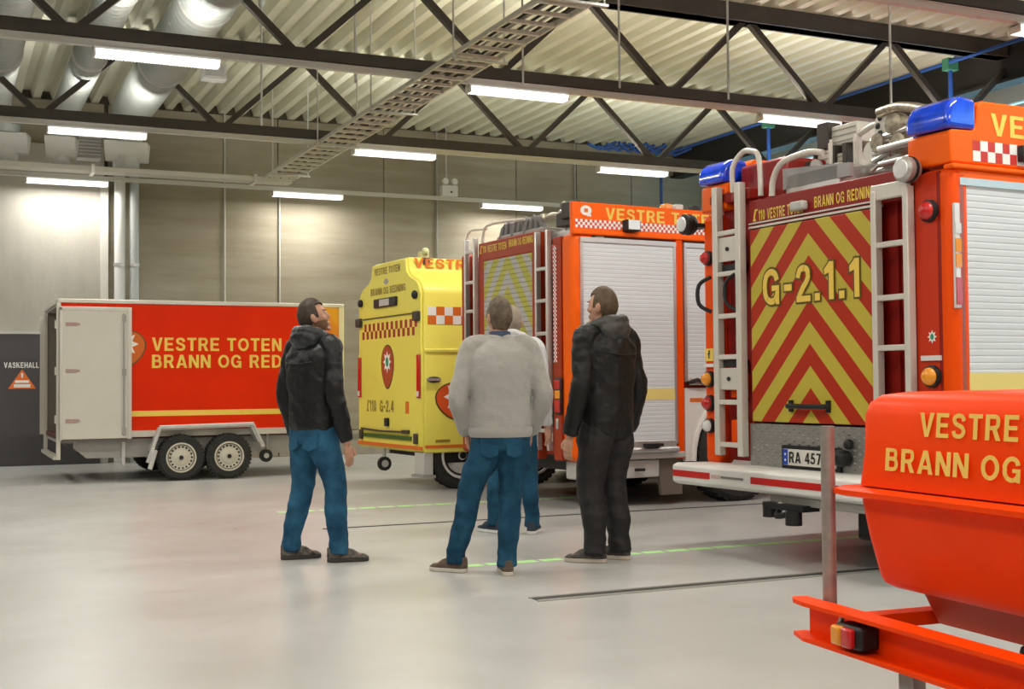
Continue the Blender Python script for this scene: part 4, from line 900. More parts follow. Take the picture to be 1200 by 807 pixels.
# chassis, fender, wheels
MB().prism([(.18, .52), (.18, .44), (.34, .30), (TL_, .30), (TL_, .52)], lambda u, v, w: (u, w, v), .10, .16).prism([(.18, .52), (.18, .44), (.34, .30), (TL_, .30), (TL_, .52)], lambda u, v, w: (u, w, v), TW - .16, TW - .10).build('chassis_beam', GREY, TR)
MB().box(0, TL_, .08, TW - .08, .50, .55).build('sub_frame', GREY, TR)
MB().tube([(1.04, -.22, .24), (1.19, -.22, .68), (2.37, -.22, .70), (2.50, -.22, .40)], .028, 6).build('fender_bar', LGREY, TR)
MB().prism([(1.20, .67), (2.36, .69), (2.36, .665), (1.21, .645)], lambda u, v, w: (u, w, v), -.22, .1).prism([(1.19, .68), (1.21, .66), (1.10, .36), (1.08, .38)], lambda u, v, w: (u, w, v), -.22, .1).prism([(2.36, .69), (2.46, .48), (2.44, .46), (2.34, .67)], lambda u, v, w: (u, w, v), -.22, .1).build('fender', LGREY, TR)
for x_ in (1.46, 2.07):
    wheel(TR, (x_, -.08, .29), .29, .19, RIM, -1, slots=18, rr=.62); wheel(TR, (x_, TW + .08, .29), .29, .19, RIM, 1)
    MB().cyl((x_, 0, .29), (x_, TW, .29), .035, 10).build('axle', BLACK, TR)
sl_ = MB().tube([(1.06, -.24, .16), (1.13, -.24, .40)], .03, 8).build('support_leg', LGREY, TR)
MB().box(.76, .80, .06, .10, .20, .50).build('support_leg', LGREY, TR)
jw = MB().cyl((2.62, .05, .56), (2.62, .05, .33), .02, 8).build('jockey_post', GREY, TR); MB().lathe([(.03, -.03), (.085, -.025), (.085, .025), (.03, .03)], (2.60, .05, .27), 'y', 18).build('jockey_wheel', RUB, jw, smooth=True)
MB().lathe([(.035, -.035), (.035, .035)], (2.60, .05, .27), 'y', 12).build('jockey_hub', LGREY, jw)
MB().box(TL_, TL_ + .9, TW / 2 - .05, TW / 2 + .05, .40, .50).build('drawbar', GREY, TR)

# ------------------------------------------------------------------ foreground orange trailer
FT = thing('open_trailer', 'bright orange trailer with rounded tub in the right foreground', 'trailer', (2.33, 2.99, 0), -.067)
FW = 2.0
fb = MB().box(.03, .045, -FW, .05, .44, .55).box(-.03, .045, -FW, .0, .54, .552).box(-.03, .045, -FW, .0, .438, .45).build('rear_beam', FRED, FT)
MB().prism([(-.03, 0), (.045, 0), (.045, .085), (.0, .095), (-.02, .06)], lambda u, v, w: (u, v, w), .54, .552).prism([(-.03, 0), (.045, 0), (.045, .085), (.0, .09)], lambda u, v, w: (u, v, w), .438, .45).build('beam_end_flange', FRED, fb)
tlp = MB().box(-.035, .03, -.285, -.165, .46, .525).build('tail_lamp', BLACK, FT, bevel=.01)
MB().box(-.055, -.03, -.215, -.17, .465, .52).build('amber_lens', AMB, tlp, bevel=.008); MB().box(-.055, -.03, -.26, -.217, .465, .52).build('red_lens', REDL, tlp, bevel=.008)
MB().tube([(-.0, -.155, .535), (-.005, -.15, .51)], .008, 8).build('screw', ALU, tlp)
MB().box(.045, 2.4, -.16, -.10, .49, .53).box(.045, 2.4, -FW + .1, -FW + .16, .49, .53).build('cross_member', FRED, FT)
MB().box(2.38, 2.44, -FW, 0, .44, .55).build('front_beam', FRED, FT)
MB().cyl((.075, .010, .44), (.075, .010, 1.065), .021, 16).build('stake_post', mat('bare_steel', (0.36, .31, .28), .45, metal=.5, noise=.15, nscale=25), FT, smooth=True)
def rr_rect(x0, x1, y0, y1, r, n=6):
    P = []
    for cx, cy, a in ((x1 - r, y1 - r, 0), (x0 + r, y1 - r, 90), (x0 + r, y0 + r, 180), (x1 - r, y0 + r, 270)):
        for i in range(n + 1): t_ = radians(a + 90 * i / n); P.append((cx + r * cos(t_), cy + r * sin(t_)))
    return P
def stack(name, levels, m, parent):
    vs = []; fs = []; n_ = None
    for z, (a, b_, c, d), r in levels:
        R_ = rr_rect(a, b_, c, d, r); n_ = len(R_); vs += [(p[0], p[1], z) for p in R_]
    L_ = len(levels)
    for i in range(L_ - 1):
        for j in range(n_): k = (j + 1) % n_; fs.append((i * n_ + j, i * n_ + k, (i + 1) * n_ + k, (i + 1) * n_ + j))
    fs.append(tuple(range(n_ - 1, -1, -1))); fs.append(tuple((L_ - 1) * n_ + j for j in range(n_)))
    return MB().add(vs, fs).build(name, m, parent, smooth=True)
xa, xb, ya, yb = .10, 2.25, -1.95, -.012
TXTB = mat('bright_yellow_lettering', (0.95, 0.60, 0.12), .5)
stack('tub', [(.60, (xa + .10, xb - .13, ya + .12, yb - .08), .06), (.612, (xa + .08, xb - .10, ya + .1, yb - .06), .06), (.63, (xa + .072, xb - .09, ya + .1, yb - .052), .06), (.75, (xa + .045, xb - .06, ya + .06, yb - .038), .06), (.85, (xa + .028, xb - .03, ya + .03, yb - .03), .06), (.885, (xa + .025, xb - .03, ya + .03, yb - .03), .08)], FRED, FT)
stack('rim_lip', [(.862, (xa - .01, xb + .05, ya - .05, yb + .01), .05), (.868, (xa - .03, xb + .05, ya - .05, yb + .025), .05), (.882, (xa - .03, xb + .05, ya - .05, yb + .025), .05), (.890, (xa - .01, xb + .04, ya - .04, yb + .01), .05)], FRED, FT)
stack('lid', [(.895, (xa + .015, xb - .02, ya + .02, yb - .02), .09), (1.0, (xa + .025, xb - .03, ya + .03, yb - .03), .09), (1.10, (xa + .035, xb - .04, ya + .04, yb - .035), .07), (1.135, (xa + .045, xb - .06, ya + .05, yb - .045), .07), (1.157, (xa + .07, xb - .1, ya + .09, yb - .065), .07), (1.166, (xa + .12, xb - .2, ya + .2, yb - .11), .08), (1.171, (xa + .3, xb - .4, ya + .4, yb - .3), .12)], FRED, FT)
def _tw(t): return sum(GLYPH[c][0] + .12 for c in t) - .12
text('VESTRE TOTEN', TXTB, FT, (xa + .032, -.342, 1.045), RX, (0.085, 0, 1), .372 * _tw('VESTRE TOTEN') / _tw('VESTRE'), .066, depth=.006)
text('BRANN OG REDNING', TXTB, FT, (xa + .02, -.210, .945), RX, (0.085, 0, 1), .525 * _tw('BRANN OG REDNING') / _tw('BRANN OG'), .064, depth=.008)
stack('under_box', [(.50, (xa + .2, xb - .2, ya + .2, yb - .15), .05), (.61, (xa + .16, xb - .16, ya + .15, yb - .12), .05)], mat('dark_orange_inner', (0.50, .04, .004), .5), FT)
MB().box(.02, .07, -.62, -.40, .0, .02).box(.03, .07, -.42, -.36, .0, .44).build('stand_leg', GREY, FT)
MB().box(.3, 2.2, -1.6, -.5, .38, .50).build('chassis_box', BLACK, FT, bevel=.02)
for yy, k in ((.12, 1), (-FW - .12, -1)): wheel(FT, (1.75, yy, .30), .30, .2, RIM, k)
MB().cyl((1.75, 0.1, .30), (1.75, -FW - .1, .30), .03, 8).build('axle', BLACK, FT)

# ------------------------------------------------------------------ people
def remeshed(mb, name, m, parent, voxel, smooth_it=3, folds=0.0, fscale=.12, seed=0):
    me = mb.mesh('tmp'); o = bpy.data.objects.new('tmp', me); COL.objects.link(o)
    r = o.modifiers.new('r', 'REMESH'); r.mode = 'VOXEL'; r.voxel_size = voxel
    s_ = o.modifiers.new('s', 'SMOOTH'); s_.factor = .5; s_.iterations = smooth_it
    dg = bpy.context.evaluated_depsgraph_get(); me2 = bpy.data.meshes.new_from_object(o.evaluated_get(dg))
    COL.objects.unlink(o); bpy.data.objects.remove(o)
    if folds:
        from mathutils import noise
        ns = [v.normal.copy() for v in me2.vertices]
        for v, nn in zip(me2.vertices, ns):
            p = v.co; q = Vector((p.x / fscale + seed, p.y / fscale, p.z / (fscale * .8)))
            w = noise.noise(q) + .5 * noise.noise(q * 2.1)
            ridge = 1 - abs(noise.noise(q * .8 + Vector((9, 3, p.x * 6)))) * 2
            v.co = p + nn * folds * (w * .7 + ridge * .5)
    me2.materials.clear(); me2.materials.append(m); me2.name = name; me2.shade_smooth()
    ob = bpy.data.objects.new(name, me2); COL.objects.link(ob); ob.parent = parent
    return ob
def loft(mb, rings, n=24, p=2.3):
    """rings: (z, cx, cy, rx, ry) superellipses, smoothly interpolated"""
    R_ = []; L_ = len(rings)
    for i in range(L_ - 1):
        a, b_, c, d = rings[max(i - 1, 0)], rings[i], rings[i + 1], rings[min(i + 2, L_ - 1)]
        for k in range(4):
            t_ = k / 4
            R_.append([0.5 * (2 * b_[q] + (c[q] - a[q]) * t_ + (2 * a[q] - 5 * b_[q] + 4 * c[q] - d[q]) * t_ * t_ + (3 * b_[q] - a[q] - 3 * c[q] + d[q]) * t_ ** 3) for q in range(5)])
    R_.append(rings[-1]); vs = []; fs = []
    for z, cx, cy, rx, ry in R_:
        for j in range(n):
            t_ = 2 * pi * j / n; c, s_ = cos(t_), sin(t_)
            vs.append((cx + math.copysign(abs(c) ** (2 / p), c) * rx, cy + math.copysign(abs(s_) ** (2 / p), s_) * ry, z))
    for i in range(len(R_) - 1):
        for j in range(n): k = (j + 1) % n; fs.append((i * n + j, i * n + k, (i + 1) * n + k, (i + 1) * n + j))
    fs.append(tuple(range(n - 1, -1, -1))); fs.append(tuple((len(R_) - 1) * n + j for j in range(n)))
    mb.add(vs, fs)
def denim(name, c1, c2):
    m, nt, b = nodes(name); N = nt.nodes; Lk = nt.links.new; tc = N.new('ShaderNodeTexCoord')
    n_ = N.new('ShaderNodeTexNoise'); n_.inputs['Scale'].default_value = 7; n_.inputs['Detail'].default_value = 5; Lk(tc.outputs['Object'], n_.inputs[0])
    cr = N.new('ShaderNodeValToRGB'); cr.color_ramp.elements[0].position = .35; cr.color_ramp.elements[1].position = .68
    cr.color_ramp.elements[0].color = (*c1, 1); cr.color_ramp.elements[1].color = (*c2, 1); Lk(n_.outputs[0], cr.inputs[0]); Lk(cr.outputs[0], b.inputs['Base Color'])
    b.inputs['Roughness'].default_value = .85; b.inputs['Specular IOR Level'].default_value = .2
    bp = N.new('ShaderNodeBump'); bp.inputs['Strength'].default_value = .4; bp.inputs['Distance'].default_value = .02; n3 = N.new('ShaderNodeTexNoise'); n3.inputs['Scale'].default_value = 16; Lk(tc.outputs['Object'], n3.inputs[0]); Lk(n3.outputs[0], bp.inputs['Height']); Lk(bp.outputs[0], b.inputs['Normal']); return m
SKIN = mat('skin', (0.50, 0.27, 0.18), .5, noise=.08, nscale=30)
DEN1 = denim('mid_blue_denim', (0.010, .050, .105), (0.030, .125, .22)); DEN2 = denim('deep_blue_denim', (0.006, .036, .075), (0.018, .085, .15))

def person(label, loc, rz, sc, feet, toes, hands, elbows, head_yaw=0, head_pitch=0, top='jacket', topm=None, legm=None, shoem=None, solem=None, hairm=None, beard=None, hood=True, lean=(0, 0), bulk=0.0, legw=1.0, hem=.86, collar=None, hoodm=None, shoulders=.20):
    """local frame: faces +Y, right hand at +X. feet/hands/elbows = (left, right)"""
    P = thing('person', label, 'person', loc, rz, scale=sc)
    hx, hy = lean
    pel = Vector((hx, hy, .93)); Ls = [Vector((hx - shoulders, hy - .01, 1.475)), Vector((hx + shoulders, hy - .01, 1.475))]
    hips = [Vector((hx - .095, hy, .89)), Vector((hx + .095, hy, .89))]
    ank = [Vector((feet[0][0], feet[0][1], .09)), Vector((feet[1][0], feet[1][1], .09))]
    knees = []
    for i in (0, 1):
        mid = hips[i].lerp(ank[i], .50); t_ = radians(toes[i]); knees.append(mid + Vector((sin(t_) * .02, cos(t_) * .035 + .0, 0)))
    neck0 = Vector((hx, hy - .005, 1.47)); headc = Vector((hx, hy + .025, 1.675))
    Rh = Matrix.Rotation(radians(-head_yaw), 3, 'Z') @ Matrix.Rotation(radians(head_pitch), 3, 'X')
    piv = Vector((hx, hy + .0, 1.58))
    def H(x, y, z): return piv + Rh @ (Vector((x, y + .02, z + .095)))
    # one continuous body
    B = MB()
    loft(B, [(.80, hx, hy, .13, .10), (.92, hx, hy, .155, .115), (1.08, hx, hy, .135, .10), (1.28, hx, hy, .16, .115), (1.42, hx, hy, .165, .105), (1.50, hx, hy, .10, .08), (1.53, hx, hy, .06, .06)])
    B.tube([neck0 - Vector((0, 0, .03)), (hx, hy + .005, 1.53), H(0, -.01, -.07)], 0, 14, rs=[.070, .060, .058], sub=3)
    for i, s_ in ((0, -1), (1, 1)):
        B.tube([Ls[i] + Vector((-s_ * .06, 0, 0)), Ls[i], elbows[i], hands[i]], 0, 12, rs=[.05, .052, .038, .026], sub=4)
        B.tube([hips[i] + Vector((0, 0, .03)), hips[i] - Vector((0, 0, .08)), knees[i], ank[i] + Vector((0, 0, .02))], 0, 12, rs=[.08, .082, .052, .038], sub=4)
        t_ = radians(toes[i]); d = Vector((sin(t_), cos(t_), 0))
        B.tube([ank[i] - d * .04 - Vector((0, 0, .035)), ank[i] + d * .06 - Vector((0, 0, .045)), ank[i] + d * .15 - Vector((0, 0, .06))], 0, 10, rs=[.034, .036, .026], sub=3)
        # hand: palm, four fingers and a thumb
        fd = (Vector(hands[i]) - Vector(elbows[i])).normalized(); down = (fd + Vector((0, 0, -.6))).normalized()
        sd = Vector((s_, 0, 0)); sd = (sd - down * sd.dot(down)).normalized(); fw = down.cross(sd).normalized()
        if fw.y < 0: fw = -fw
        h0 = Vector(hands[i]); B.tube([h0, h0 + down * .045, h0 + down * .095], 0, 10, rs=[.026, .040, .036], sub=3, flat=(fw, .5))
        for k, (off, ln) in enumerate(((.030, .070), (.010, .078), (-.010, .072), (-.029, .058))):
            b0 = h0 + down * .085 + fw * off; b1 = b0 + down * ln * .55 - sd * .006; b2 = b1 + (down - sd * .7).normalized() * ln * .45
            B.tube([b0, b1, b2], 0, 8, rs=[.0095, .009, .0075], sub=2)
        t0 = h0 + down * .03 + fw * .03; B.tube([t0, t0 + fw * .025 + down * .03, t0 + fw * .022 + down * .06], 0, 8, rs=[.013, .011, .009], sub=2)
    # head
    vs = []; fs = []; n_, m_ = 28, 20; hm = MB()
    hm.ball((0, 0, 0), 1, 1, 1, n_, m_)
    def shape(p):
        x, y, z = p; w = 1.0
        if z < 0: w = 1 - .30 * (-z) ** 1.3
        X = x * .076 * w; Y = y * (.100 if y < 0 else .092) * (1 - (.28 * (-z) ** 1.5 if z < 0 and y < 0 else 0)); Z = z * (.118 if z > 0 else .122)
        if y > 0 and z < -.2: Y += .012 * min(1, -z)
        return H(X, Y, Z)
    B.add([shape(p) for p in hm.v], hm.f)
    B.tube([H(0, .088, .025), H(0, .100, -.010), H(0, .107, -.028), H(0, .092, -.040)], 0, 8, rs=[.007, .009, .011, .008], sub=2)
    B.ball(H(0, .090, -.066), .024, .012, .007, rot=Rh); B.ball(H(0, .088, -.078), .021, .012, .008, rot=Rh); B.ball(H(0, .082, -.105), .024, .018, .016, rot=Rh)
    for s_ in (-1, 1):
        B.ball(H(s_ * .030, .080, .030), .022, .014, .008, rot=Rh); B.ball(H(s_ * .077, -.005, -.015), .010, .022, .034, rot=Rh); B.ball(H(s_ * .084, -.012, -.005), .007, .016, .026, rot=Rh)
        B.ball(H(s_ * .042, .066, -.028), .020, .016, .018, rot=Rh)
    body = remeshed(B, 'body', SKIN, P, .0065, 2)
    for s_ in (-1, 1):
        e = MB().ball(H(s_ * .031, .084, .008), .0115, .008, .0075, rot=Rh).build('eye', mat('eye_white', (0.7, .68, .65), .2), body, smooth=True)
        MB().ball(H(s_ * .031, .0905, .008), .005, .003, .005, rot=Rh).build('iris', mat('iris_dark', (0.05, .04, .03), .2), body)
        MB().ball(H(s_ * .031, .092, .026), .019, .006, .004, rot=Rh).build('eyebrow', hairm, body)
    # hair: cap over skull, open at the face
    hb_ = MB(); hm2 = MB(); hm2.ball((0, 0, 0), 1, 1, 1, 40, 30)
    keep = []
    for f_ in hm2.f:
        c = [sum(hm2.v[i][k] for i in f_) / len(f_) for k in range(3)]
        front = c[1]; z = c[2]
        ok = (z > .62 - .10 * (1 - abs(c[0])) * (front > 0)) or (front < .25 and z > .10) or (front < -.05 and z > -.30 and abs(c[0]) > .2) or (front < -.25 and z > -.62) or (abs(front - .15) < .14 and abs(c[0]) > .85 and z > -.1)
        if ok: keep.append(f_)
    from mathutils import noise as _nz
    def hs(p, k):
        q = Vector(p); j = 1 + .03 * _nz.noise(q * 5)
        x, y, z = p; w = 1 - (.30 * (-z) ** 1.3 if z < 0 else 0)
        return H(x * .076 * w * k * j, y * (.100 if y < 0 else .092) * k * j * (1 - (.28 * (-z) ** 1.5 if z < 0 and y < 0 else 0)), z * (.118 if z > 0 else .122) * k * j + (.006 if z > .5 else 0))
    N2 = len(hm2.v)
    outer = [hs(p, 1.10) for p in hm2.v]; inner = [hs(p, 1.00) for p in hm2.v]
    ed = {}
    for f_ in keep:
        for a, b_ in zip(f_, f_[1:] + f_[:1]): ed[(a, b_)] = ed.get((a, b_), 0) + 1
    sidef = [(a, b_, N2 + b_, N2 + a) for (a, b_) in ed if (b_, a) not in ed]
    hb_.add(outer + inner, keep + [tuple(N2 + i for i in f_[::-1]) for f_ in keep] + sidef)
    ho = hb_.build('hair', hairm, P, smooth=True)
    bm = bmesh.new(); bm.from_mesh(ho.data); bmesh.ops.delete(bm, geom=[v for v in bm.verts if not v.link_faces], context='VERTS'); bm.to_mesh(ho.data); bm.free()
    if beard:
        bb = MB(); kp = [f_ for f_ in hm2.f if (lambda c: c[2] < -.28 and c[1] > -.15 and c[2] > -.95 and not (c[1] > .80 and c[2] > -.60))([sum(hm2.v[i][k] for i in f_) / len(f_) for k in range(3)])]
        def bs(p):
            q = Vector(shape(p)) - H(0, 0, 0); return H(0, 0, 0) + q * 1.045
        bb.add([bs(p) for p in hm2.v], kp); bo = bb.build('beard', beard, P, smooth=True)
        bm = bmesh.new(); bm.from_mesh(bo.data); bmesh.ops.delete(bm, geom=[v for v in bm.verts if not v.link_faces], context='VERTS'); bm.to_mesh(bo.data); bm.free()
    # trousers
    T = MB()
    loft(T, [(.80, hx, hy, .150 + bulk * .3, .125), (.88, hx, hy - .005, .175 + bulk * .4, .135), (.97, hx, hy, .168 + bulk * .5, .125), (1.03, hx, hy, .16 + bulk * .5, .115)])
    for i in (0, 1):
        k = legw; lo = ank[i] + Vector((0, -.005, -.035))
        T.tube([hips[i] + Vector((0, 0, .04)), hips[i] - Vector((0, 0, .10)), hips[i].lerp(knees[i], .62), knees[i], knees[i].lerp(ank[i], .45) - Vector((0, .012, 0)), ank[i] + Vector((0, 0, .07)), lo], 0, 16,
               rs=[.095, .100 * k, .083 * k, .070 * k, .067 * k, .056 * k, .062 * k], sub=4)
    tr = remeshed(T, 'trousers', legm, P, .009, 3, .008 if legw < 1.1 else .015, .10 if legw < 1.1 else .13, seed=loc[0])
    if 'denim' in legm.name:
        for i, s_ in ((0, -1), (1, 1)):
            MB().prism([(-.06, .0), (.06, .0), (.055, -.11), (0, -.13), (-.055, -.11)], lambda u, v, w: (hx + s_ * .082 + u, hy - .132 + w + (s_ * u > 0) * abs(u) * .5, .885 + v), -.006, .012).build('back_pocket', legm, tr, bevel=.003)
    # shoes
    for i in (0, 1):
        t_ = radians(toes[i]); R_ = Matrix.Rotation(-t_, 4, 'Z'); R_.translation = Vector((ank[i].x, ank[i].y, 0))
        sh_ = MB(); so_ = MB()
        def tr_(p): return R_ @ Vector(p)
        outline = [(-.033, -.066), (-.040, -.02), (-.040, .05), (-.050, .11), (-.046, .165), (-.025, .20), (0, .21), (.026, .20), (.046, .165), (.050, .11), (.040, .05), (.040, -.02), (.033, -.066), (0, -.080)]
        so_.prism(outline, lambda u, v, w: tr_((u, v, w)), 0, .028)
        lv = [(.028, 1.0, 0), (.05, .98, 0), (.068, .90, -.01), (.080, .80, -.035), (.092, .68, -.055), (.10, .62, -.06)]
        vs = []; n_ = len(outline)
        for z, k, dy in lv:
            for (u, v) in outline:
                f_ = max(0, (v - .03) / .18) if z > .05 else 0
                vs.append(tr_((u * min(1, k + .06), (v if v < .03 else .03 + (v - .03) * (1 - (z - .028) * 9 * .9)) * 1.0, z - f_ * .02)))
        L_ = len(lv); fs = [(a * n_ + j, a * n_ + (j + 1) % n_, (a + 1) * n_ + (j + 1) % n_, (a + 1) * n_ + j) for a in range(L_ - 1) for j in range(n_)] + [tuple(range(n_ - 1, -1, -1)), tuple((L_ - 1) * n_ + j for j in range(n_))]
        sh_.add(vs, fs)
        so = sh_.build('shoe', shoem, P, bevel=.004); so_.build('sole', solem, so, bevel=.006)
        lc = MB()
        for k in range(4): lc.tube([tr_((-.026, .02 + k * .025, .095 - k * .010)), tr_((0, .03 + k * .025, .104 - k * .010)), tr_((.026, .02 + k * .025, .095 - k * .010))], .0035, 5)
        lc.build('laces', solem if solem.name != shoem.name else TXTW, so)
    # jacket or jumper
    J = MB(); bk = bulk
    loft(J, [(hem, hx, hy, .165 + bk, .130 + bk * .6), (hem + .10, hx, hy, .172 + bk, .138 + bk * .7), (1.12, hx, hy, .172 + bk, .138 + bk * .8), (1.30, hx, hy - .008, .190 + bk * .8, .145 + bk * .8), (1.42, hx, hy - .008, .200 + bk * .6, .130 + bk * .6), (1.49, hx, hy - .005, .150, .105), (1.525, hx, hy, .090, .085), (1.555, hx, hy, .078, .076)])
    for i, s_ in ((0, -1), (1, 1)):
        el = Vector(elbows[i]); ha = Vector(hands[i]); cuff = ha.lerp(el, .06)
        J.tube([Ls[i] + Vector((-s_ * .09, 0, .005)), Ls[i] + Vector((0, 0, -.005)), Ls[i].lerp(el, .55), el, el.lerp(cuff, .5), cuff], 0, 16,
               rs=[.066, .066 + bk * .25, .059 + bk * .35, .053 + bk * .35, .050 + bk * .3, .040 + bk * .25], sub=5)
    if collar is None: J.tube([(hx, hy - .005, 1.50), (hx, hy + .002, 1.55), (hx, hy + .006, 1.585)], 0, 18, rs=[.095, .083, .080], sub=2)
    jk = remeshed(J, top, topm, P, .009, 3, .013 if top != 'jumper' else .009, .12, seed=loc[1])
    if collar is not None:
        MB().tube([(hx, hy, 1.525), (hx, hy + .004, 1.575)], 0, 20, rs=[.080, .070], sub=2).build('shirt_collar', collar, P, smooth=True)
        J2 = MB(); J2.lathe([(.150 + bk, hem - .005), (.18, hem), (.18, hem + .045), (.15, hem + .05)], (0, 0, 0), 'z', 24)
        w_ = MB(); loft(w_, [(hem - .012, hx, hy, .172 + bk, .130 + bk * .6), (hem + .02, hx, hy, .184 + bk, .140 + bk * .6), (hem + .055, hx, hy, .182 + bk, .139 + bk * .6)]); w_.build('waistband', topm, jk, smooth=True)
    if hood:
        hd = MB()
        hd.ball((hx, hy - .095, 1.515), .125, .070, .085, 18, 12, rot=Matrix.Rotation(radians(18), 3, 'X'))
        hd.tube([(hx - .10, hy + .04, 1.53), (hx - .115, hy - .03, 1.55), (hx - .07, hy - .105, 1.575), (hx, hy - .125, 1.582), (hx + .07, hy - .105, 1.575), (hx + .115, hy - .03, 1.55), (hx + .10, hy + .04, 1.53)], .034, 10, sub=5)
        remeshed(hd, 'hood', hoodm or topm, jk, .009, 2, .010, .07, seed=5)
    # zip seam across shoulders
    if top == 'jacket':
        MB().tube([(hx - .205 - bk, hy + .0, 1.385), (hx - .12, hy - .140 - bk * .8, 1.36), (hx, hy - .158 - bk, 1.35), (hx + .12, hy - .140 - bk * .8, 1.36), (hx + .205 + bk, hy + .0, 1.385)], .004, 6, sub=4).build('shoulder_seam', BLACK, jk)
    return P
def rot(dx, dy, rz):  # world offset -> person frame
    return (dx * cos(-rz) - dy * sin(-rz), dx * sin(-rz) + dy * cos(-rz))
def place(pl, pr, cam_yaw, sc):
    """feet contact points in the hall -> location, heading and local feet"""
    phi = radians(65.37 - cam_yaw); rz = phi - pi / 2
    c = ((pl[0] + pr[0]) / 2, (pl[1] + pr[1]) / 2)
    L_ = rot(pl[0] - c[0], pl[1] - c[1], rz); R_ = rot(pr[0] - c[0], pr[1] - c[1], rz)
    return (c[0], c[1], 0), rz, ((L_[0] / sc, L_[1] / sc), (R_[0] / sc, R_[1] / sc))
BLKJ = mat('black_shell_fabric', (0.007, .007, .008), .45, bump=.5, bscale=16)
SHELLH = mat('black_grey_shell_fabric', (0.03, .032, .036), .28, noise=.7, nscale=12, bump=.5, bscale=18)
loc, rz, ft = place((2.21, 8.50), (2.46, 8.22), 38, .995)
person('man in black hooded jacket and blue jeans gazing up right, leftmost of the group', loc, rz, .995, ft, (28, 36),
       (Vector((-.24, .03, .84)), Vector((.27, .05, .80))), (Vector((-.255, -.04, 1.16)), Vector((.255, -.05, 1.14))), head_yaw=38, head_pitch=16, topm=BLKJ, legm=DEN1,
       shoem=mat('grey_brown_trail_shoe', (0.12, .105, .09), .7, noise=.9, nscale=26), solem=mat('dark_sole', (0.06, .055, .05), .8), hairm=mat('dark_brown_hair', (0.045, .028, .018), .55, noise=.4, nscale=40),
       beard=mat('stubble', (0.20, .105, .065), .7), bulk=.018, shoulders=.185, hoodm=SHELLH, hem=.90, legw=1.09)
loc, rz, ft = place((3.00, 7.42), (3.24, 7.17), -6, .97)
person('man in light grey jumper and dark blue jeans seen from behind, hands in pockets', loc, rz, .97, ft, (-55, -2),
       (Vector((-.08, .10, .90)), Vector((.34, .10, .90))), (Vector((-.15, -.05, 1.15)), Vector((.41, -.05, 1.15))), head_yaw=-22, head_pitch=8, top='jumper', topm=mat('light_grey_knit', (0.36, .345, .32), .85, bump=.3, bscale=90, sheen=.3), legm=DEN2,
       shoem=mat('charcoal_tan_shoe', (0.11, .075, .055), .6, noise=.3, nscale=20), solem=mat('pale_sole', (0.58, .53, .46), .7), hairm=mat('greying_brown_hair', (0.115, .085, .055), .6, noise=.45, nscale=30),
       hood=False, collar=mat('navy_collar', (0.05, .07, .12), .8), bulk=.028, hem=.90, lean=(.13, 0), shoulders=.185, legw=1.09)
loc, rz, ft = place((3.98, 7.38), (4.20, 7.44), -42, 1.025)
person('man in all black workwear facing left, standing before the white shutter', loc, rz, 1.025, ft, (-30, -22),
       (Vector((-.28, .06, .82)), Vector((.28, .06, .82))), (Vector((-.265, -.03, 1.14)), Vector((.27, -.04, 1.14))), head_yaw=-16, head_pitch=3, topm=mat('black_workwear', (0.007, .007, .007), .5, bump=.5, bscale=14), legm=mat('dark_cargo_cloth', (0.015, .013, .014), .65, bump=.5, bscale=12),
       shoem=mat('black_beige_sneaker', (0.07, .06, .055), .6, noise=.6, nscale=25), solem=mat('beige_sole', (0.50, .43, .36), .7), hairm=mat('short_brown_hair', (0.10, .065, .035), .6, noise=.3, nscale=40),
       bulk=.025, hoodm=mat('grey_black_hood', (0.06, .058, .055), .5, noise=.5, nscale=14), hem=.84, legw=1.22)
loc, rz, ft = place((4.06, 9.22), (4.30, 9.02), 20, 1.01)
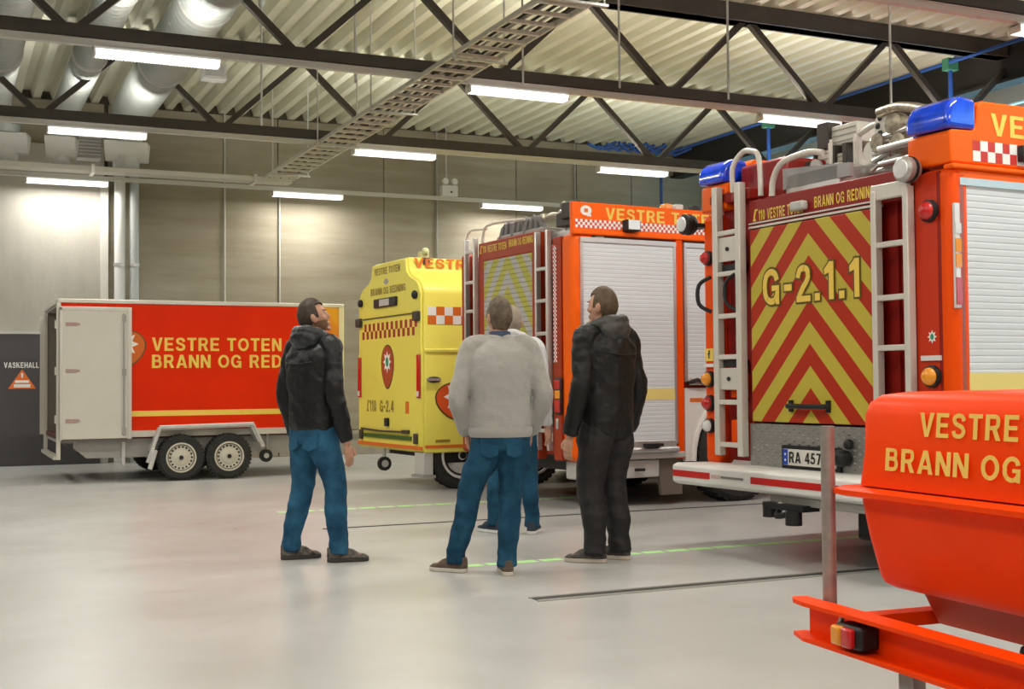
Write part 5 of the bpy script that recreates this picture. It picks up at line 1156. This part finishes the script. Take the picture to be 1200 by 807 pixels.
person('man in pale jacket and jeans almost hidden behind the man in the grey jumper', loc, rz, 1.01, ft, (-60, -10),
       (Vector((-.2, .16, .95)), Vector((.27, .05, .84))), (Vector((-.28, -.03, 1.15)), Vector((.27, -.05, 1.15))), head_yaw=-10, head_pitch=10, topm=mat('pale_grey_jacket', (0.55, .56, .57), .6, bump=.2, bscale=30), legm=DEN2,
       shoem=mat('navy_sneaker', (0.03, .04, .06), .6), solem=mat('white_sole', (0.7, .7, .68), .7), hairm=mat('fair_grey_hair', (0.30, .25, .19), .6, noise=.2), bulk=.02, hem=.88)

# ------------------------------------------------------------------ one object per separate piece
SPLIT = ('end_cap', 'beam_end_flange', 'chassis_beam', 'rear_corner_frame', 'cross_member', 'roof_edge_frame', 'header_trim', 'tailgate_edge_trim', 'shutter_surround', 'door_edge_frame', 'handle_bracket', 'ladder_plate', 'ladder_step_box', 'red_reflective_tape', 'monitor_pipe', 'end_clamp', 'lamp_mount', 'chassis_frame', 'frame_rail', 'small_print', 'coupling_valve', 'drain_edge', 'fender', 'recess_pocket', 'roof_hand_rail', 'tie_bar')
def islands(me):
    par = list(range(len(me.vertices)))
    def find(a):
        while par[a] != a: par[a] = par[par[a]]; a = par[a]
        return a
    for e in me.edges:
        a, b = find(e.vertices[0]), find(e.vertices[1])
        if a != b: par[a] = b
    out = {}
    for p in me.polygons: out.setdefault(find(p.vertices[0]), []).append(p)
    return list(out.values())
for o in list(S.objects):
    if o.type != 'MESH' or o.name.split('.')[0] not in SPLIT: continue
    me = o.data; isl = islands(me)
    if len(isl) < 2: continue
    new = []
    for ps in isl:
        idx = sorted({v for p in ps for v in p.vertices}); mp = {v: i for i, v in enumerate(idx)}
        m2_ = bpy.data.meshes.new(me.name); m2_.from_pydata([me.vertices[v].co for v in idx], [], [tuple(mp[v] for v in p.vertices) for p in ps])
        for m_ in me.materials: m2_.materials.append(m_)
        sm = ps[0].use_smooth
        if sm: m2_.shade_smooth(); m2_.set_sharp_from_angle(angle=radians(45))
        new.append(m2_)
    nm = {'ladder': 'ladder_rail'}.get(o.name.split('.')[0])
    if nm:                                         # ladder keeps its own node: first rail stays, others join it
        pass
    o.data = new[0]
    for m2_ in new[1:]:
        c = o.copy(); c.data = m2_; COL.objects.link(c)
for o in S.objects:
    if o.name.split('.')[0] in ('checker_squares', 'tread', 'rim_slots', 'fittings', 'hose_bundle', 'tread_plate'): o['kind'] = 'stuff'
